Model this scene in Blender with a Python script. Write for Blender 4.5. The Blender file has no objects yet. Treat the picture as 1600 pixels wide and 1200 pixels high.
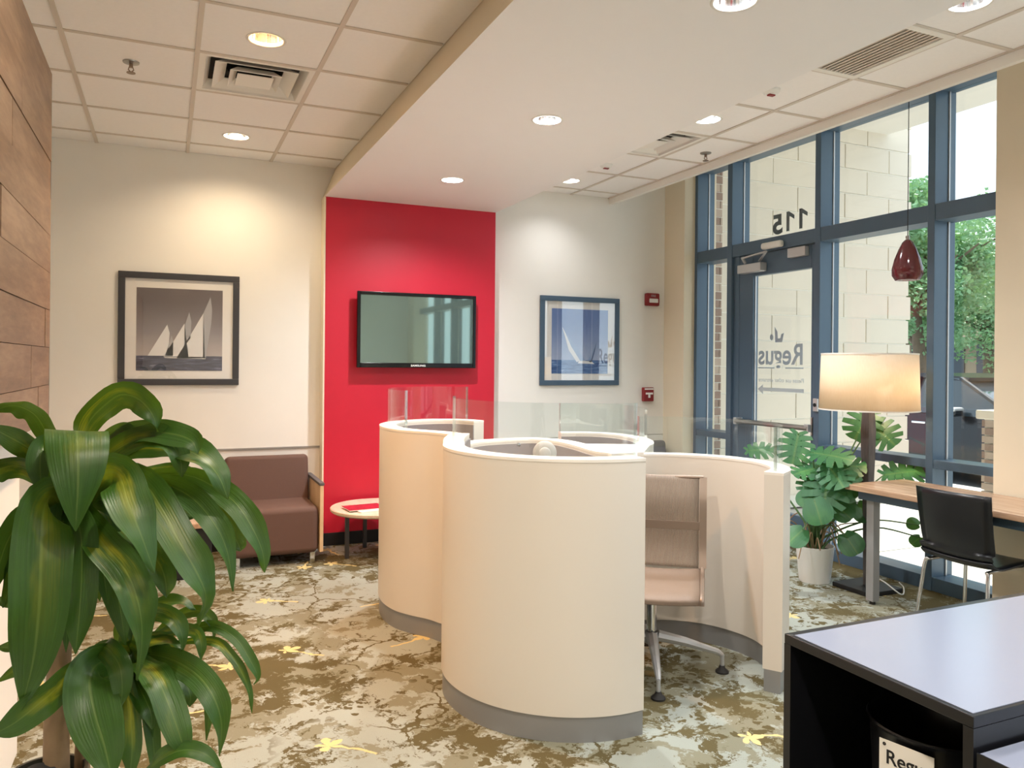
import bpy, bmesh, math, random
from mathutils import Vector, Matrix
random.seed(7)
S = bpy.context.scene
COL = S.collection
PI = math.pi
R_ = math.radians

# ---------------------------------------------------------------- camera
FPX, CYPX, YAW, ROLL, EYE = 1214.0, 568.0, R_(23.95), R_(.52), 1.47
VW = Vector((math.sin(YAW), math.cos(YAW), 0))
_r = Vector((math.cos(YAW), -math.sin(YAW), 0)); _u = Vector((0, 0, 1))
VR = _r*math.cos(ROLL) + _u*math.sin(ROLL)
VU = -_r*math.sin(ROLL) + _u*math.cos(ROLL)
cd = bpy.data.cameras.new('camera'); cam = bpy.data.objects.new('camera', cd); COL.objects.link(cam)
cd.sensor_width = 36; cd.lens = FPX/1600*36; cd.shift_y = -(600-CYPX)/1600; cd.clip_start = .05; cd.clip_end = 300
M = Matrix.Identity(4)
for i in range(3):
    M[i][0] = VR[i]; M[i][1] = VU[i]; M[i][2] = -VW[i]
M[2][3] = EYE
cam.matrix_world = M
S.camera = cam

# ---------------------------------------------------------------- world, sun, exposure
w = bpy.data.worlds.new('sky'); S.world = w; w.use_nodes = True
bg = w.node_tree.nodes['Background']
bg.inputs[0].default_value = (.76, .88, 1.0, 1); bg.inputs[1].default_value = 0.95
sd = bpy.data.lights.new('sun', 'SUN'); sd.energy = 4.0; sd.angle = R_(3); sd.color = (1, .95, .86)
sun = bpy.data.objects.new('sun', sd); COL.objects.link(sun)
sun.rotation_euler = Vector((-.62, -.12, -1.0)).to_track_quat('-Z', 'Y').to_euler()
S.view_settings.view_transform = 'Standard'; S.view_settings.look = 'None'
S.view_settings.exposure = 1.0; S.view_settings.gamma = 1.0; S.view_settings.use_curve_mapping = False
WARM = (1.0, .88, .74); NEUTRAL = (.97, .98, 1.0)
LAMP_W = 15.0

# ---------------------------------------------------------------- helpers
def at(px, py, d):
    """point seen at a place of the 1600x1200 frame, d metres in front of the lens"""
    return Vector((0, 0, EYE)) + VW*d + VR*((px-800)/FPX*d) + VU*((CYPX-py)/FPX*d)
def lin(c):
    return tuple((x/255/12.92 if x/255 <= .04045 else ((x/255+.055)/1.055)**2.4) for x in c)
def tag(o, label=None, cat=None, group=None, kind=None):
    if label: o['label'] = label
    if cat: o['category'] = cat
    if group: o['group'] = group
    if kind: o['kind'] = kind
    return o
def empty(name, loc=(0, 0, 0), rz=0, parent=None):
    o = bpy.data.objects.new(name, None); COL.objects.link(o); o.location = loc; o.rotation_euler = (0, 0, rz)
    o.empty_display_size = .1
    if parent: o.parent = parent
    return o
def link(name, me, mat=None, parent=None, loc=None, rot=None, scale=None):
    o = bpy.data.objects.new(name, me); COL.objects.link(o)
    if mat is not None and not me.materials: me.materials.append(mat)
    if parent: o.parent = parent
    if loc is not None: o.location = loc
    if rot is not None: o.rotation_euler = rot
    if scale is not None: o.scale = scale
    return o
def dup(root, loc=None, rz=None, parent=None):
    c = root.copy(); COL.objects.link(c)
    if parent: c.parent = parent
    if loc is not None: c.location = loc
    if rz is not None: c.rotation_euler = (0, 0, rz)
    for ch in list(root.children): dup(ch, parent=c)
    return c
class MB:
    def __init__(s): s.b = bmesh.new()
    def quad(s, *p):
        return s.b.faces.new([s.b.verts.new(q) for q in p])
    def box(s, x0, x1, y0, y1, z0, z1, mtx=None):
        v = [Vector((x, y, z)) for z in (z0, z1) for y in (y0, y1) for x in (x0, x1)]
        if mtx: v = [mtx @ q for q in v]
        v = [s.b.verts.new(q) for q in v]
        for f in ((0,2,3,1),(4,5,7,6),(0,1,5,4),(2,6,7,3),(0,4,6,2),(1,3,7,5)): s.b.faces.new([v[i] for i in f])
        return s
    def bar(s, a, b, w, h, up=(0, 0, 1)):
        a, b = Vector(a), Vector(b); d = b-a; L = d.length; d.normalize()
        up = Vector(up); x = d.cross(up)
        if x.length < 1e-4: x = d.cross(Vector((1, 0, 0)))
        x.normalize(); z = x.cross(d)
        m = Matrix((( x[0], d[0], z[0], a[0]), (x[1], d[1], z[1], a[1]), (x[2], d[2], z[2], a[2]), (0,0,0,1)))
        return s.box(-w/2, w/2, 0, L, -h/2, h/2, m)
    def tube(s, pts, r, n=10, caps=True):
        pts = [Vector(p) for p in pts]; rs = r if isinstance(r, (list, tuple)) else [r]*len(pts)
        rings = []; prev = None
        for i, p in enumerate(pts):
            t = (pts[min(i+1, len(pts)-1)] - pts[max(i-1, 0)]).normalized()
            if prev is None:
                a = t.cross(Vector((0, 0, 1)))
                if a.length < 1e-3: a = t.cross(Vector((1, 0, 0)))
            else: a = prev - t*prev.dot(t)
            a.normalize(); prev = a; c = t.cross(a)
            rings.append([s.b.verts.new(p + (a*math.cos(2*PI*k/n) + c*math.sin(2*PI*k/n))*rs[i]) for k in range(n)])
        for A, B in zip(rings, rings[1:]):
            for k in range(n): s.b.faces.new((A[k], A[(k+1)%n], B[(k+1)%n], B[k]))
        if caps: s.b.faces.new(rings[0][::-1]); s.b.faces.new(rings[-1])
        return s
    def lathe(s, prof, n=32, c=(0, 0, 0), cap0=False, cap1=False):
        rings = [[s.b.verts.new((c[0]+r*math.cos(2*PI*k/n), c[1]+r*math.sin(2*PI*k/n), c[2]+z)) for k in range(n)] for r, z in prof]
        for A, B in zip(rings, rings[1:]):
            for k in range(n): s.b.faces.new((A[k], A[(k+1)%n], B[(k+1)%n], B[k]))
        if cap0: s.b.faces.new(rings[0][::-1])
        if cap1: s.b.faces.new(rings[-1])
        return s
    def prism(s, poly, d, mtx=None):
        """poly in local xy, extruded d along local z"""
        lo = [Vector((x, y, 0)) for x, y in poly]; hi = [Vector((x, y, d)) for x, y in poly]
        if mtx: lo = [mtx @ q for q in lo]; hi = [mtx @ q for q in hi]
        lo = [s.b.verts.new(q) for q in lo]; hi = [s.b.verts.new(q) for q in hi]; n = len(lo)
        s.b.faces.new(lo[::-1]); s.b.faces.new(hi)
        for k in range(n): s.b.faces.new((lo[k], lo[(k+1)%n], hi[(k+1)%n], hi[k]))
        return s
    def wall(s, path, t, z0, z1, off=0):
        n = len(path); L = []; Rr = []
        for i, p in enumerate(path):
            a = Vector(path[max(i-1, 0)]); b = Vector(path[min(i+1, n-1)]); d = (b-a).normalized(); nn = Vector((-d.y, d.x)); p = Vector(p)
            L.append(p + nn*(off+t/2)); Rr.append(p + nn*(off-t/2))
        V = [[s.b.verts.new((q.x, q.y, z)) for q in side] for z in (z0, z1) for side in (L, Rr)]
        l0, r0, l1, r1 = V
        for i in range(n-1):
            for f in ((l0[i], l1[i], l1[i+1], l0[i+1]), (r0[i], r0[i+1], r1[i+1], r1[i]), (l1[i], r1[i], r1[i+1], l1[i+1]), (l0[i], l0[i+1], r0[i+1], r0[i])):
                s.b.faces.new(f)
        s.b.faces.new((l0[0], r0[0], r1[0], l1[0])); s.b.faces.new((l0[-1], l1[-1], r1[-1], r0[-1]))
        return s
    def holed(s, x0, x1, y0, y1, z, cx, cy, r, n=40):
        """flat rectangle at height z, facing down, with a round hole"""
        angs = sorted([2*PI*k/n for k in range(n)] + [math.atan2(y-cy, x-cx) % (2*PI) for x in (x0, x1) for y in (y0, y1)])
        I, O = [], []
        for a in angs:
            c, q = math.cos(a), math.sin(a)
            tx = ((x1-cx) if c > 0 else (x0-cx))/c if abs(c) > 1e-9 else 1e9
            ty = ((y1-cy) if q > 0 else (y0-cy))/q if abs(q) > 1e-9 else 1e9
            m = min(tx, ty)
            I.append(s.b.verts.new((cx+r*c, cy+r*q, z))); O.append(s.b.verts.new((cx+m*c, cy+m*q, z)))
        k = len(angs)
        for i in range(k): s.b.faces.new((I[i], I[(i+1)%k], O[(i+1)%k], O[i]))
        return s
    def mesh(s, name, smooth=False):
        bmesh.ops.remove_doubles(s.b, verts=s.b.verts, dist=1e-6)
        bmesh.ops.recalc_face_normals(s.b, faces=s.b.faces)
        me = bpy.data.meshes.new(name); s.b.to_mesh(me); s.b.free()
        if smooth:
            for p in me.polygons: p.use_smooth = True
        return me
    def build(s, name, mat, parent=None, smooth=False, bevel=0, seg=2, loc=None, rot=None, angle=None):
        me = s.mesh(name, smooth)
        o = link(name, me, mat, parent, loc, rot)
        if bevel:
            m = o.modifiers.new('bevel', 'BEVEL'); m.width = bevel; m.segments = seg; m.limit_method = 'ANGLE'; m.angle_limit = R_(40)
            for p in me.polygons: p.use_smooth = True
            o.modifiers.new('wn', 'WEIGHTED_NORMAL').keep_sharp = True
        elif smooth:
            try: me.set_sharp_from_angle(angle=R_(angle or 40))
            except Exception: pass
        return o
def cr(pts, n=8, closed=False):
    """Catmull-Rom through points (any dimension)"""
    P = [Vector(p) for p in pts]; out = []
    for i in range(len(P)-1):
        a = P[i-1] if i > 0 else P[i]*2-P[i+1]; b = P[i]; c = P[i+1]; d = P[i+2] if i+2 < len(P) else P[i+1]*2-P[i]
        for k in range(n):
            t = k/n
            out.append(.5*((2*b) + (c-a)*t + (2*a-5*b+4*c-d)*t*t + (3*b-a-3*c+d)*t**3))
    out.append(P[-1]); return out
def text_mesh(txt, size, ext=.0006, align='LEFT', bold=0, sx=1.0):
    cu = bpy.data.curves.new('lettering', 'FONT'); cu.body = txt; cu.size = size; cu.extrude = ext; cu.align_x = align; cu.offset = bold
    o = bpy.data.objects.new('lettering', cu); COL.objects.link(o)
    dg = bpy.context.evaluated_depsgraph_get(); dg.update()
    me = bpy.data.meshes.new_from_object(o.evaluated_get(dg)); bpy.data.objects.remove(o); bpy.data.curves.remove(cu)
    me.materials.clear()
    if sx != 1.0:
        for v in me.vertices: v.co.x *= sx
    return me
def mframe(o, x, y, z):
    x, y, z = Vector(x), Vector(y), Vector(z)
    return Matrix(((x[0], y[0], z[0], o[0]), (x[1], y[1], z[1], o[1]), (x[2], y[2], z[2], o[2]), (0, 0, 0, 1)))

# ---------------------------------------------------------------- materials
class NT:
    def __init__(s, name):
        s.m = bpy.data.materials.new(name); s.m.use_nodes = True; s.t = s.m.node_tree; s.n = s.t.nodes
        s.p = s.n['Principled BSDF']; s.out = s.n['Material Output']
    def new(s, typ, inp=None, **kw):
        nd = s.n.new('ShaderNode'+typ)
        for k, v in kw.items(): setattr(nd, k, v)
        for k, v in (inp or {}).items(): s.set(nd.inputs[k], v)
        return nd
    def set(s, sock, v):
        if isinstance(v, bpy.types.NodeSocket): s.t.links.new(v, sock)
        elif isinstance(v, bpy.types.Node): s.t.links.new(v.outputs[0], sock)
        else: sock.default_value = v
    def math(s, op, a, b=0.0, c=None):
        nd = s.n.new('ShaderNodeMath'); nd.operation = op; s.set(nd.inputs[0], a); s.set(nd.inputs[1], b)
        if c is not None: s.set(nd.inputs[2], c)
        return nd.outputs[0]
    def vmath(s, op, a, b=None, scale=None):
        nd = s.n.new('ShaderNodeVectorMath'); nd.operation = op; s.set(nd.inputs[0], a)
        if b is not None: s.set(nd.inputs[1], b)
        if scale is not None: s.set(nd.inputs['Scale'], scale)
        return nd.outputs['Value'] if op in ('LENGTH', 'DOT_PRODUCT', 'DISTANCE') else nd.outputs[0]
    def mix(s, f, a, b):
        nd = s.n.new('ShaderNodeMix'); nd.data_type = 'RGBA'
        s.set(nd.inputs[0], f); s.set(nd.inputs[6], a); s.set(nd.inputs[7], b); return nd.outputs[2]
    def ramp(s, f, *stops):
        nd = s.n.new('ShaderNodeValToRGB'); s.set(nd.inputs[0], f); e = nd.color_ramp.elements
        while len(e) < len(stops): e.new(.5)
        for el, (p, c) in zip(e, stops): el.position = p; el.color = tuple(c)+(1,) if len(c) == 3 else c
        return nd.outputs[0]
    def step(s, v, lo, hi):
        nd = s.n.new('ShaderNodeMapRange'); nd.interpolation_type = 'SMOOTHSTEP'
        s.set(nd.inputs[0], v); nd.inputs[1].default_value = lo; nd.inputs[2].default_value = hi; return nd.outputs[0]
    def noise(s, vec, scale, detail=3, rough=.5, out='Fac'):
        nd = s.new('TexNoise', {'Scale': scale, 'Detail': detail, 'Roughness': rough}); s.set(nd.inputs['Vector'], vec); return nd.outputs[out]
    def bump(s, h, strength=.2, dist=.01):
        nd = s.new('Bump', {'Strength': strength, 'Distance': dist, 'Height': h}); s.set(s.p.inputs['Normal'], nd.outputs[0])
C4 = lambda c: tuple(c)+(1,) if len(c) == 3 else c
def pm(name, rgb, rough=.5, metal=0, spec=.5, vary=0.0, vscale=6, bump=0.0, bscale=80, trans=0, emit=None):
    k = NT(name); c = C4(lin(rgb)); p = k.p
    p.inputs['Roughness'].default_value = rough; p.inputs['Metallic'].default_value = metal
    p.inputs['Specular IOR Level'].default_value = spec
    tc = k.new('TexCoord').outputs['Object']
    f = k.noise(tc, vscale, 4, .55)
    d = tuple(max(0, x*(1-vary)) for x in c[:3])+(1,); e = tuple(min(1, x*(1+vary)) for x in c[:3])+(1,)
    k.set(p.inputs['Base Color'], k.mix(f, d, e))
    if bump: k.bump(k.noise(tc, bscale, 2), bump, .003)
    if emit: p.inputs['Emission Color'].default_value = C4(emit[0]); p.inputs['Emission Strength'].default_value = emit[1]
    return k.m
def thin_glass(name, tint=(.97, .99, .98), f0=.06, rough=0.0, strength=1.0):
    k = NT(name); k.n.remove(k.p)
    tr = k.new('BsdfTransparent', {'Color': C4(tint)}); gl = k.new('BsdfGlossy', {'Roughness': rough, 'Color': (1, 1, 1, 1)})
    lw = k.new('LayerWeight', {'Blend': .18})
    fac = k.math('MULTIPLY_ADD', k.math('POWER', lw.outputs['Facing'], 2.5), .55*strength, f0)
    mx = k.new('MixShader'); k.set(mx.inputs[0], fac); k.set(mx.inputs[1], tr.outputs[0]); k.set(mx.inputs[2], gl.outputs[0])
    k.set(k.out.inputs[0], mx.outputs[0]); return k.m
MT = {}
MT['wall'] = pm('cream_paint', (242, 239, 232), .7, vary=.02, bump=.08, bscale=220)
MT['tan'] = pm('tan_paint', (234, 221, 196), .7, vary=.02, bump=.08, bscale=220)
MT['white'] = pm('white_paint', (238, 235, 228), .6, vary=.015)
MT['ceil'] = pm('ceiling_tile', (248, 246, 244), .85, vary=.03, vscale=40, bump=.25, bscale=260)
MT['bar'] = pm('grid_bar', (212, 202, 190), .5)
MT['red'] = pm('red_paint', (198, 26, 52), .42, vary=.03)
MT['soffit'] = pm('soffit_paint', (243, 242, 241), .6, vary=.01)
MT['lam'] = pm('white_laminate', (226, 218, 206), .38, vary=.01)
MT['rim'] = pm('rim_edge', (242, 236, 226), .35, vary=.01)
MT['alu'] = pm('satin_aluminium', (150, 150, 150), .42, metal=.25)
MT['felt'] = pm('grey_felt', (138, 130, 130), .9, vary=.1, vscale=120, bump=.3, bscale=400)
MT['frame'] = pm('dark_blue_grey_metal', (82, 104, 124), .35, metal=.15, vary=.03)
MT['chrome'] = pm('chrome', (225, 225, 228), .12, metal=1)
MT['steel'] = pm('brushed_steel', (176, 174, 170), .3, metal=.9)
MT['silver'] = pm('silver_painted', (196, 197, 198), .35, metal=.5)
MT['black'] = pm('black_laminate', (22, 23, 27), .28, vary=.05)
MT['blackm'] = pm('black_matte', (20, 20, 21), .6)
MT['greytop'] = pm('pale_grey_top', (140, 147, 166), .2, spec=.8)
MT['brown'] = pm('brown_upholstery', (98, 72, 62), .75, vary=.06, vscale=90, bump=.2, bscale=500)
MT['dkgrey'] = pm('dark_grey_fabric', (92, 88, 88), .8, vary=.05, vscale=90)
MT['tvblack'] = pm('gloss_black', (14, 12, 13), .15)
MT['screen'] = pm('reflective_screen', (140, 160, 150), .03, metal=.75, spec=1.0)  # pale metallic tone puts bright window reflections into the screen colour
MT['frameg'] = pm('charcoal_frame', (66, 66, 70), .4, vary=.03)
MT['frameb'] = pm('slate_frame', (70, 92, 112), .4, vary=.03)
MT['mat'] = pm('picture_mat', (240, 236, 230), .8)
MT['redplast'] = pm('red_plastic', (140, 36, 40), .35)
MT['whiteplast'] = pm('white_plastic', (240, 240, 236), .35)
MT['pot'] = pm('white_pot', (236, 234, 230), .35, vary=.01)
MT['planter'] = pm('dark_planter', (58, 58, 50), .45, vary=.08)
MT['soil'] = pm('soil', (52, 40, 30), .95, vary=.4, vscale=60, bump=.8, bscale=90)
MT['letter'] = pm('grey_vinyl', (176, 184, 198), .6)
MT['letterlt'] = pm('pale_vinyl', (206, 208, 216), .6)
MT['letterdk'] = pm('charcoal_vinyl', (92, 102, 108), .6)
MT['ink'] = pm('black_ink', (18, 18, 20), .6)
MT['paper'] = pm('paper', (236, 232, 224), .7)
MT['brass'] = pm('sprinkler_metal', (150, 130, 112), .35, metal=.8)
MT['rubber'] = pm('rubber', (40, 38, 36), .7)
MT['stone'] = pm('limestone', (224, 215, 200), .85, vary=.06, vscale=2.5, bump=.2, bscale=60)
MT['mortar'] = pm('mortar', (244, 240, 230), .9)
MT['brick'] = pm('brick_mixed', (150, 128, 116), .85, vary=.25, vscale=7, bump=.3)
MT['brick2'] = pm('brick_pale', (184, 166, 152), .85, vary=.2, vscale=7, bump=.3)
MT['slab'] = pm('concrete_slab', (208, 204, 196), .9, vary=.05, bump=.2)
MT['asphalt'] = pm('asphalt', (120, 120, 122), .9, vary=.1, vscale=20)
MT['car'] = pm('car_paint', (22, 24, 28), .22, spec=.5)
MT['carglass'] = pm('car_glass', (40, 52, 60), .04, spec=1.0)
MT['tire'] = pm('tyre', (26, 26, 27), .8)
MT['bark'] = pm('bark', (112, 96, 80), .9, vary=.3, vscale=20, bump=.5, bscale=40)
MT['bldtan'] = pm('far_tan_wall', (196, 178, 152), .8, vary=.05)
MT['blddark'] = pm('far_window', (70, 80, 92), .15)
MT['glass'] = thin_glass('window_glass', (.96, .985, .98), .03, 0, .8)
MT['acrylic'] = thin_glass('clear_acrylic', (.95, .975, .97), .05, .02, 1.3)
MT['edge'] = thin_glass('acrylic_edge', (.90, .95, .94), .32, .05, .8)
MT['pglass'] = thin_glass('picture_glass', (1, 1, 1), .05, .0, .6)
MT['pglass2'] = thin_glass('picture_glass_sheen', (1, 1, 1), .10, .0, .8)

def m_carpet():
    k = NT('patterned_carpet'); pos = k.new('NewGeometry').outputs['Position']
    wn = k.new('TexNoise', {'Scale': 5.0, 'Detail': 4, 'Roughness': .6}); k.set(wn.inputs['Vector'], pos)
    wv = k.vmath('SCALE', k.vmath('SUBTRACT', wn.outputs['Color'], (.5, .5, .5)), scale=.20)
    p = k.vmath('ADD', pos, wv)
    big = k.noise(pos, .75, 2, .5)
    blot = k.noise(p, 5.0, 9, .76)
    thr = k.math('MULTIPLY_ADD', k.math('SUBTRACT', big, .5), -.50, .52)
    dark = k.step(k.math('SUBTRACT', blot, thr), -.006, .006)
    # leafy speckle rosettes
    v = k.new('TexVoronoi', {'Scale': 15.0, 'Randomness': 1.0}); k.set(v.inputs['Vector'], p)
    spots = k.math('MULTIPLY', k.step(v.outputs['Distance'], .34, .30), k.step(k.noise(pos, 1.6, 2), .50, .56))
    # twigs
    ve = k.new('TexVoronoi', {'Scale': 2.3}, feature='DISTANCE_TO_EDGE'); k.set(ve.inputs['Vector'], p)
    twig = k.math('MULTIPLY', k.step(ve.outputs['Distance'], .016, .009), k.step(k.noise(pos, 1.1, 1), .47, .52))
    d = k.math('MAXIMUM', k.math('MAXIMUM', dark, spots), twig)
    # pale blossom sprigs
    vf = k.new('TexVoronoi', {'Scale': 1.9, 'Randomness': .9}, voronoi_dimensions='2D'); k.set(vf.inputs['Vector'], k.vmath('MULTIPLY', pos, (1, 1, 0)))
    loc = k.vmath('SUBTRACT', k.vmath('MULTIPLY', pos, (1, 1, 0)), vf.outputs['Position'])
    sp = k.new('SeparateXYZ'); k.set(sp.inputs[0], k.vmath('ADD', loc, k.vmath('SCALE', wv, scale=.6)))
    rc = k.new('SeparateColor'); k.set(rc.inputs[0], vf.outputs['Color'])
    ang = k.math('ADD', k.math('ARCTAN2', sp.outputs[1], sp.outputs[0]), k.math('MULTIPLY', rc.outputs[0], 6.28))
    r = k.vmath('LENGTH', loc)
    pet = k.math('MULTIPLY_ADD', k.math('ABSOLUTE', k.math('COSINE', k.math('MULTIPLY', ang, 2.5))), .045, .012)
    flower = k.step(k.math('SUBTRACT', pet, r), -.003, .003)
    st = k.math('MULTIPLY', k.step(k.math('ABSOLUTE', k.math('MULTIPLY', r, k.math('SINE', k.math('MULTIPLY', ang, 1.0)))), .009, .006),
                k.math('MULTIPLY', k.step(r, .21, .20), k.step(k.math('COSINE', ang), -.02, .02)))
    fl = k.math('MULTIPLY', k.math('MAXIMUM', flower, st), k.step(rc.outputs[1], .40, .41))
    # second small sprinkle of buds at the sprig end
    fine = k.noise(pos, 420, 2, .6)
    base = k.mix(k.noise(pos, 1.3, 3), C4(lin((150, 155, 146))), C4(lin((174, 178, 168))))
    dk = k.mix(k.noise(pos, 2.1, 2), C4(lin((84, 76, 50))), C4(lin((108, 98, 68))))
    mid = k.step(k.math('SUBTRACT', k.noise(k.vmath('ADD', p, (7.3, 2.1, 0)), 3.4, 8, .72), thr), -.03, -.018)
    base = k.mix(k.math('MULTIPLY', mid, .75), base, C4(lin((126, 120, 94))))
    c = k.mix(d, base, dk); c = k.mix(fl, c, C4(lin((216, 198, 142))))
    c2 = k.new('MixRGB', {'Fac': .35}, blend_type='MULTIPLY'); k.set(c2.inputs[1], c)
    k.set(c2.inputs[2], k.ramp(fine, (.3, (.6, .6, .6)), (.7, (1.15, 1.15, 1.15))))
    k.set(k.p.inputs['Base Color'], c2.outputs[0]); k.p.inputs['Roughness'].default_value = .95
    k.p.inputs['Specular IOR Level'].default_value = .1
    k.bump(fine, .5, .004); return k.m
MT['carpet'] = m_carpet()
def m_wood(name, a, b, c, scale=(2, 22, 22), rough=.4, contrast=(.3, .7)):
    k = NT(name); tc = k.new('TexCoord').outputs['Object']
    oi = k.new('ObjectInfo').outputs['Random']
    v = k.vmath('ADD', k.vmath('MULTIPLY', tc, scale), k.vmath('SCALE', (13.1, 7.7, 5.3), scale=oi))
    n1 = k.noise(v, 1.0, 6, .62); n2 = k.noise(k.vmath('MULTIPLY', v, (3, 5, 5)), 1.0, 3)
    f = k.math('MULTIPLY_ADD', n2, .35, k.math('MULTIPLY', n1, .75))
    k.set(k.p.inputs['Base Color'], k.ramp(f, (contrast[0], lin(a)), (.5, lin(b)), (contrast[1], lin(c))))
    k.p.inputs['Roughness'].default_value = rough; k.bump(n2, .12, .003); return k.m
MT['wood'] = m_wood('wood_cladding', (86, 66, 48), (114, 88, 66), (142, 116, 92), (14, 2.2, 14), .38)
MT['desk'] = m_wood('desk_wood', (146, 112, 86), (176, 142, 114), (196, 166, 138), (30, 2, 30), .25)
MT['post'] = m_wood('dark_wood', (58, 54, 54), (78, 74, 74), (98, 92, 90), (30, 30, 3), .4)
MT['arm'] = m_wood('pale_wood', (196, 160, 116), (214, 182, 140), (226, 198, 160), (8, 8, 2), .4)
MT['tabletop'] = m_wood('ash_veneer', (208, 184, 160), (222, 200, 176), (232, 214, 192), (14, 2, 14), .3)
def m_leaf(name, edge, mid, stripe, rough=.38):
    k = NT(name); uv = k.new('UVMap').outputs[0]; sp = k.new('SeparateXYZ'); k.set(sp.inputs[0], uv)
    u = k.math('ABSOLUTE', k.math('SUBTRACT', sp.outputs[0], .5)); v = sp.outputs[1]
    oi = k.new('ObjectInfo').outputs['Random']
    cv = k.new('CombineXYZ'); k.set(cv.inputs[0], k.math('MULTIPLY', sp.outputs[0], 26)); k.set(cv.inputs[1], k.math('MULTIPLY', v, 1.6)); k.set(cv.inputs[2], k.math('MULTIPLY', oi, 40))
    ns = k.noise(cv.outputs[0], 1, 3)
    c = k.mix(ns, C4(lin(edge)), C4(lin(mid)))
    f = k.math('MULTIPLY', k.step(k.math('ADD', u, k.math('MULTIPLY', k.math('SUBTRACT', ns, .5), .7)), .42, .08), k.math('MULTIPLY', k.step(v, .85, .35), k.step(oi, .15, .8)))
    cl = k.new('CombineXYZ'); k.set(cl.inputs[0], k.math('MULTIPLY', sp.outputs[0], 3.0)); k.set(cl.inputs[1], k.math('MULTIPLY', v, 3.2)); k.set(cl.inputs[2], k.math('MULTIPLY', oi, 71))
    f = k.math('MULTIPLY', f, k.step(k.noise(cl.outputs[0], 1, 3), .40, .62))
    c = k.mix(f, c, C4(lin(stripe)))
    c = k.mix(k.math('MULTIPLY', k.step(u, .035, .01), .2), c, C4(lin((150, 170, 90))))
    k.set(k.p.inputs['Base Color'], c); k.p.inputs['Roughness'].default_value = rough
    k.p.inputs['Specular IOR Level'].default_value = .45
    k.bump(ns, .2, .004)
    tl = k.new('BsdfTranslucent'); k.set(tl.inputs[0], k.mix(.5, c, C4(lin((150, 190, 40)))))
    mx = k.new('MixShader', {0: .18}); k.set(mx.inputs[1], k.p.outputs[0]); k.set(mx.inputs[2], tl.outputs[0]); k.set(k.out.inputs[0], mx.outputs[0])
    return k.m
MT['leaf'] = m_leaf('dracaena_leaf', (30, 62, 18), (60, 98, 34), (146, 146, 36))
MT['monstera'] = m_leaf('monstera_leaf', (36, 88, 58), (64, 122, 78), (92, 150, 84), .35)
MT['treeleaf'] = m_leaf('tree_leaf', (104, 152, 112), (150, 192, 144), (170, 208, 146), .5)  # greens paled, haze is put into the leaf colour
MT['cane'] = pm('cane_bark', (150, 122, 92), .8, vary=.2, vscale=30, bump=.5, bscale=60)
MT['stem'] = pm('green_stem', (84, 118, 70), .5, vary=.15)
def m_mesh():
    k = NT('woven_mesh'); tc = k.new('TexCoord').outputs['Object']
    wv = k.new('TexWave', {'Scale': 55.0, 'Distortion': .4, 'Detail': 1}, wave_type='BANDS', bands_direction='Y'); k.set(wv.inputs[0], tc)
    k.set(k.p.inputs['Base Color'], k.mix(wv.outputs[0], C4(lin((100, 86, 74))), C4(lin((160, 144, 126)))))
    k.p.inputs['Roughness'].default_value = .6
    tr = k.new('BsdfTransparent'); mx = k.new('MixShader'); k.set(mx.inputs[0], k.math('MULTIPLY_ADD', wv.outputs[0], -.25, .42))
    k.set(mx.inputs[1], k.p.outputs[0]); k.set(mx.inputs[2], tr.outputs[0]); k.set(k.out.inputs[0], mx.outputs[0]); return k.m
MT['mesh'] = m_mesh()
MT['meshseat'] = pm('woven_seat', (126, 108, 92), .6, vary=.15, vscale=200)
def m_shade():
    k = NT('linen_shade'); tc = k.new('TexCoord').outputs['Object']
    n = k.noise(k.vmath('MULTIPLY', tc, (200, 200, 30)), 1, 2)
    c = k.mix(n, C4(lin((240, 226, 204))), C4(lin((250, 240, 224))))
    df = k.new('BsdfDiffuse'); k.set(df.inputs[0], c); tl = k.new('BsdfTranslucent'); k.set(tl.inputs[0], c)
    mx = k.new('MixShader', {0: .5}); k.set(mx.inputs[1], df.outputs[0]); k.set(mx.inputs[2], tl.outputs[0]); k.set(k.out.inputs[0], mx.outputs[0]); k.n.remove(k.p); return k.m
MT['shade'] = m_shade()
def m_sea(name, a, b, hz):
    k = NT(name); tc = k.new('TexCoord').outputs['Object']
    n = k.noise(k.vmath('MULTIPLY', tc, (9, 9, 60)), 1, 4, .6)
    k.set(k.p.inputs['Base Color'], k.ramp(n, (.35, lin(a)), (.62, lin(b)), (.75, lin(hz)))); k.p.inputs['Roughness'].default_value = .6; return k.m
MT['sea1'] = m_sea('print_sea_grey', (40, 42, 62), (80, 82, 108), (176, 178, 194))
MT['sea2'] = m_sea('print_sea_blue', (48, 84, 140), (96, 130, 180), (180, 200, 226))
def m_sky(name, stops):
    k = NT(name); g = k.new('TexCoord').outputs['Object']; sp = k.new('SeparateXYZ'); k.set(sp.inputs[0], g)
    f = k.math('ADD', k.step(sp.outputs[2], -.26, .26), k.math('MULTIPLY', k.math('SUBTRACT', k.noise(g, 5, 3), .5), .3))
    k.set(k.p.inputs['Base Color'], k.ramp(f, *[(p, lin(c)) for p, c in stops])); k.p.inputs['Roughness'].default_value = .6; return k.m
MT['sky1'] = m_sky('print_sky_sepia', [(0, (186, 176, 172)), (.45, (146, 138, 140)), (1, (110, 100, 102))])
MT['sky2'] = m_sky('print_sky_blue', [(0, (176, 188, 214)), (.5, (142, 160, 200)), (1, (110, 134, 188))])
MT['sail'] = pm('print_sail', (234, 232, 230), .6, vary=.03)
MT['sailg'] = pm('print_sail_grey', (178, 176, 178), .6, vary=.05)
MT['sail2'] = pm('print_sail_blue', (150, 170, 204), .6, vary=.05)
MT['sail2d'] = pm('print_sail_dark', (84, 104, 146), .6, vary=.05)
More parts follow.
